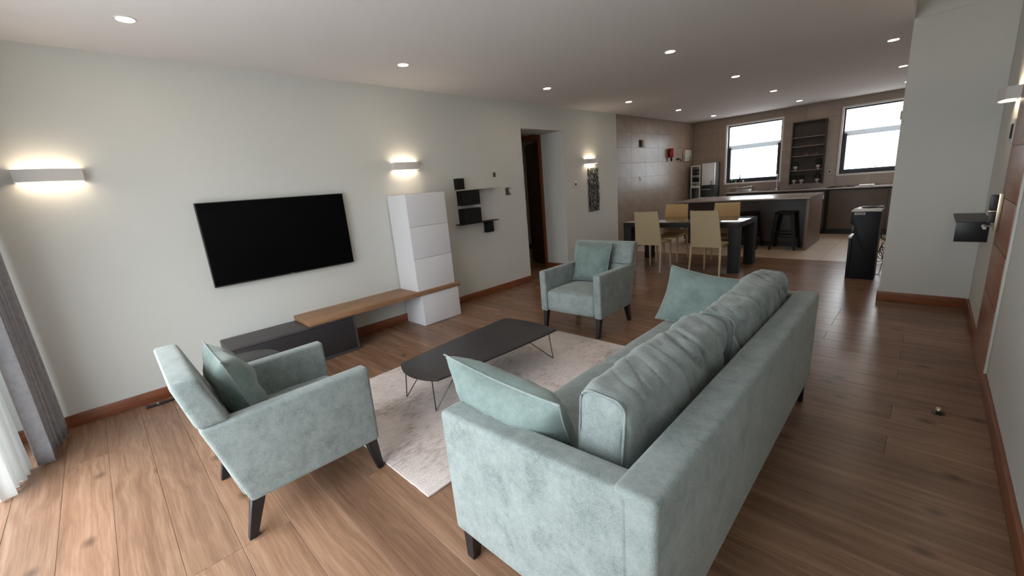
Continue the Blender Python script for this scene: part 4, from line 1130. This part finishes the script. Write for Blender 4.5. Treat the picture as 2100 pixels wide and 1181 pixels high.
d_['label'] = 'dark lower door'
b = bmesh.new(); bm_tube(b, [(FX1-0.075, FY-0.0002, 1.145), (FX1-0.075, FY-0.03, 1.14), (FX1-0.075, FY-0.03, 1.07), (FX1-0.075, FY-0.0002, 1.06)], 0.009, 8)
bm_box(b, FX0+0.02, FX1-0.10, FY-0.012, FY-0.0003, 1.055, 1.07, bev=0.003); obj('handle', b, M['chrome'], d_, world=True)
for sx in (FX0+0.04, FX1-0.04):
    for sy in (FY+0.09, FY+0.31):
        b = bmesh.new(); bm_lathe(b, [(0.015, 0), (0.018, 0.041)], sx, sy, 10); obj('foot', b, M['black_plastic'], t, world=True)

t = thing('white_rack', 'narrow white shelf unit with dark compartments left of the fridge', 'shelf unit', (0.2, 11.2, 0))
RX0, RX1, RY0, RY1, RT = 0.085, 0.315, 11.04, 11.38, 1.665
b = bmesh.new()
for x in (RX0, RX1-0.018): bm_box(b, x, x+0.018, RY0, RY1, 0, RT, bev=0.002)
for z in (RT-0.030, 1.40, 1.235, 1.115, 0.55, 0.06): bm_box(b, RX0+0.018, RX1-0.018, RY0, RY1-0.012, z, z+(0.030 if z > 1.5 else 0.05 if z == 1.115 else 0.018), bev=0.001)
bm_box(b, RX0+0.018, RX1-0.018, RY1-0.012, RY1, 0.02, RT)
obj('frame', b, M['white_plastic'], t, world=True)
b = bmesh.new(); bm_box(b, RX0+0.020, RX1-0.020, RY0+0.01, RY0+0.03, 0.57, 1.113, bev=0.002); obj('smoked_door', b, M['fridge_lower'], t, world=True)
b = bmesh.new(); bm_box(b, RX0+0.022, RX1-0.022, RY0+0.05, RY1-0.06, 1.2535, 1.36, bev=0.006); obj('bin', b, M['black_plastic'], t, world=True)
b = bmesh.new(); bm_box(b, RX0+0.022, RX1-0.022, RY0+0.05, RY1-0.06, 1.4185, 1.57, bev=0.006); obj('bin', b, M['fridge_lower'], t, world=True)

# ------------------------------------------------------------------ niche shelf with topiary pots
t = thing('niche_shelf', 'tall dark wall shelf with six boards between the kitchen windows', 'wall shelf', (2.48, YB, 1.05))
NX0, NX1, NZ0, NZ1, NY0 = 2.185, 2.795, 1.048, 2.378, YB-0.125
b = bmesh.new()
bm_box(b, NX0, NX0+0.022, NY0, YB-0.0005, NZ0, NZ1, bev=0.002); bm_box(b, NX1-0.022, NX1, NY0, YB-0.0005, NZ0, NZ1, bev=0.002)
bm_box(b, NX0+0.022, NX1-0.022, NY0, YB-0.0005, NZ1-0.022, NZ1, bev=0.002); bm_box(b, NX0+0.022, NX1-0.022, YB-0.012, YB-0.0005, NZ0, NZ1-0.022)
obj('case', b, M['niche_wood'], t, world=True)
SH = [1.048, 1.340, 1.648, 1.850, 2.040]
for z in SH:
    b = bmesh.new(); bm_box(b, NX0+0.0225, NX1-0.0225, NY0+0.002, YB-0.0125, z, z+0.016, bev=0.001, seg=1); obj('board', b, M['niche_shelf'], t, world=True)
def topiary(label, x, z, fr, seed):
    t = thing('topiary_pot', label, 'potted plant', (x, YB-0.068, z+0.0165), 0, 'potted topiaries on the kitchen shelf')
    b = bmesh.new(); bm_lathe(b, [(0.026, 0.0), (0.026, 0.008), (0.010, 0.016), (0.011, 0.028), (0.036, 0.040), (0.042, 0.085), (0.045, 0.09), (0.040, 0.09), (0.034, 0.07), (0.005, 0.065)], 0, 0, 18); obj('pot', b, M['pot'], t)
    b = bmesh.new(); rr = random.Random(seed)
    bm_ball(b, (0, 0, 0.09+fr*0.7), fr*0.68, 2, (1, 0.72, 0.9), 0.2, seed)
    for i in range(70):
        a = rr.uniform(0, 2*PI); ph = math.acos(rr.uniform(-0.8, 1)); r = fr*rr.uniform(0.75, 1.05)
        c = Vector((r*math.sin(ph)*math.cos(a), 0.72*r*math.sin(ph)*math.sin(a), 0.09+fr*0.7+0.9*r*math.cos(ph)))
        dx = Vector((rr.uniform(-1,1), rr.uniform(-1,1), rr.uniform(-1,1))).normalized()*0.012
        dy = dx.cross(Vector((rr.uniform(-1,1), rr.uniform(-1,1), rr.uniform(-1,1)))).normalized()*0.008
        b.faces.new([b.verts.new(c+dx), b.verts.new(c+dy), b.verts.new(c-dx), b.verts.new(c-dy)])
    obj('foliage', b, M['leaf'], t)
topiary('green topiary in a pale pot, left end of the bottom niche board', 2.273, SH[0], 0.066, 1)
topiary('green topiary in a pale pot, second from left on the bottom niche board', 2.415, SH[0], 0.064, 2)
topiary('green topiary in a pale pot, right end of the bottom niche board', 2.705, SH[0], 0.066, 3)
topiary('small green topiary in a pale pot, left end of the second niche board', 2.285, SH[1], 0.058, 4)
topiary('bushy green topiary in a pale pot, right end of the second niche board', 2.700, SH[1], 0.080, 5)
for x, lab in ((2.47, 'small brown bowl near the middle of the third niche board'), (2.66, 'small brown bowl at the right of the third niche board')):
    t = thing('wooden_bowl', lab, 'bowl', (x, YB-0.068, SH[2]+0.0165), 0, 'brown bowls on the niche shelf')
    b = bmesh.new(); bm_lathe(b, [(0.014, 0.0), (0.018, 0.004), (0.040, 0.040), (0.036, 0.040), (0.015, 0.010)], 0, 0, 16); obj('bowl_body', b, M['niche_shelf'], t)

# ------------------------------------------------------------------ water dispenser and cables
t = thing('water_dispenser', 'black floor-standing water dispenser beside the partition wall', 'water dispenser', (3.95, 6.9, 0))
WX0, WX1, WY0, WY1 = 3.838, 4.086, 6.755, 7.07
b = bmesh.new(); bm_prism(b, [(WX0, 0.0), (WX1, 0.0), (WX1, 0.855), (WX0-0.035, 0.855), (WX0-0.035, 0.705), (WX0+0.006, 0.690), (WX0+0.012, 0.56), (WX0, 0.52)], 1, WY0, WY1, bev=0.006); obj('body', b, M['black_plastic'], t, world=True)
b = bmesh.new(); bm_box(b, WX0-0.036, WX0-0.001, WY0+0.008, WY1-0.008, 0.0, 0.515, bev=0.006); obj('front_base', b, M['black_plastic'], t, world=True)
b = bmesh.new(); bm_box(b, WX0-0.046, WX0-0.002, WY0+0.012, WY1-0.012, 0.516, 0.545, bev=0.010, seg=3); obj('drip_tray', b, M['white_plastic'], t, world=True)
b = bmesh.new(); bm_prism(b, [(WX0-0.040, 0.8555), (WX1+0.004, 0.8555), (WX1+0.008, 0.888), (WX1-0.02, 0.895), (WX0+0.02, 0.890), (WX0-0.036, 0.872)], 1, WY0-0.003, WY1+0.003, bev=0.006); obj('top_cover', b, M['white_plastic'], t, world=True)
b = bmesh.new(); bm_lathe(b, [(0.105, 0.893), (0.112, 0.900), (0.105, 0.908), (0.075, 0.900), (0.05, 0.893)], 3.99, 6.91, 28); obj('bottle_collar', b, M['black_plastic'], t, world=True)
for i, yy in enumerate((6.86, 6.96)):
    b = bmesh.new(); bm_tube(b, [(WX0+0.004, yy, 0.64), (WX0-0.02, yy, 0.64), (WX0-0.022, yy, 0.61)], 0.010, 8); obj('tap', b, M['chrome'], t, world=True)
b = bmesh.new(); bm_box(b, 3.833, 3.938, WY0-0.0012, WY0-0.0002, 0.818, 0.846, bev=0.0004, seg=1); stk = obj('sticker', b, M['sticker'], t, world=True)
b = bmesh.new()
for i in range(5): bm_box(b, 3.846+0.017*i, 3.846+0.017*i+0.012, WY0-0.0016, WY0-0.0012, 0.826, 0.838)
obj('print', b, M['sticker_ink'], stk, smooth=False, world=True)
t = thing('power_cable', 'tangled black power cable behind the water dispenser near the partition', 'cable', (4.1, 7.15, 0))
b = bmesh.new(); rr = random.Random(3)
bm_tube(b, [(4.0865, 7.0, 0.56), (4.098, 7.01, 0.56), (4.10, 7.03, 0.49), (4.14, 7.06, 0.465), (4.24, 7.08, 0.46)], 0.006, 8)
pts = []
for i in range(46):
    a = i*0.75; pts.append((4.090+0.036*math.cos(a)+0.0014*i, 7.20+0.03*math.sin(a*1.3), 0.20+0.075*math.sin(a)+0.0045*i))
bm_tube(b, pts, 0.005, 6)
pts = [(4.07, 7.20, 0.20), (4.065, 7.17, 0.05), (4.075, 7.12, 0.007), (4.10, 7.08, 0.007), (4.115, 7.12, 0.007), (4.12, 7.18, 0.03), (4.13, 7.2, 0.14), (4.15, 7.2, 0.30)]
bm_tube(b, pts, 0.004, 6)
obj('cord', b, M['black_plastic'], t, world=True)

# ------------------------------------------------------------------ ledge by the door, stopper, floor strip
t = thing('wall_ledge', 'small dark box ledge on the partition wall beside the entrance door', 'wall shelf', (4.75, 5.7, 0.69))
LY0 = 5.20
b = bmesh.new(); bm_box(b, 4.662, XR-0.0006, LY0, 5.7995, 0.902, 0.918, bev=0.002); obj('top_board', b, M['grey_oak'], t, world=True)
b = bmesh.new(); bm_box(b, 4.667, XR-0.0010, LY0+0.001, LY0+0.022, 0.735, 0.9015, bev=0.002); obj('drawer_front', b, M['tv_body'], t, world=True)
b = bmesh.new(); bm_box(b, 4.69, XR-0.0012, LY0+0.0225, LY0+0.10, 0.745, 0.9015, bev=0.002); obj('carcass', b, M['table_dark'], t, world=True)

t = thing('door_stop', 'little metal ball door stop standing on the wood floor', 'door stop', (4.651, 3.265, 0))
b = bmesh.new(); bm_lathe(b, [(0.030, 0.0004), (0.030, 0.003), (0.022, 0.006)], 0, 0, 20); obj('base_ring', b, M['bottle_dark'], t)
b = bmesh.new(); bm_ball(b, (0, 0, 0.021), 0.017, 3); obj('ball', b, M['brass'], t)

t = thing('floor_strip', 'short black floor bolt strip lying by the baseboard behind the near armchair', 'floor bolt', (0.12, 0.12, 0))
b = bmesh.new(); bm_box(b, 0.10, 0.135, 0.0, 0.42, 0.0004, 0.014, bev=0.003); obj('bar', b, M['bottle_dark'], t, world=True)
b = bmesh.new(); bm_ball(b, (0.118, 0.075, 0.016), 0.008, 2); obj('screw', b, M['chrome'], t, world=True)
small('door_switch', 'grey switch panel on the right wall below the right sconce', 'switch', (XR-0.016, 4.66, 1.52), (XR-0.0006, 4.80, 1.68), M['sticker'], 0.003,
      [('rocker', (XR-0.020, 4.68, 1.55), (XR-0.016, 4.725, 1.65), M['fridge_body']), ('rocker', (XR-0.020, 4.735, 1.55), (XR-0.016, 4.78, 1.65), M['fridge_body'])])
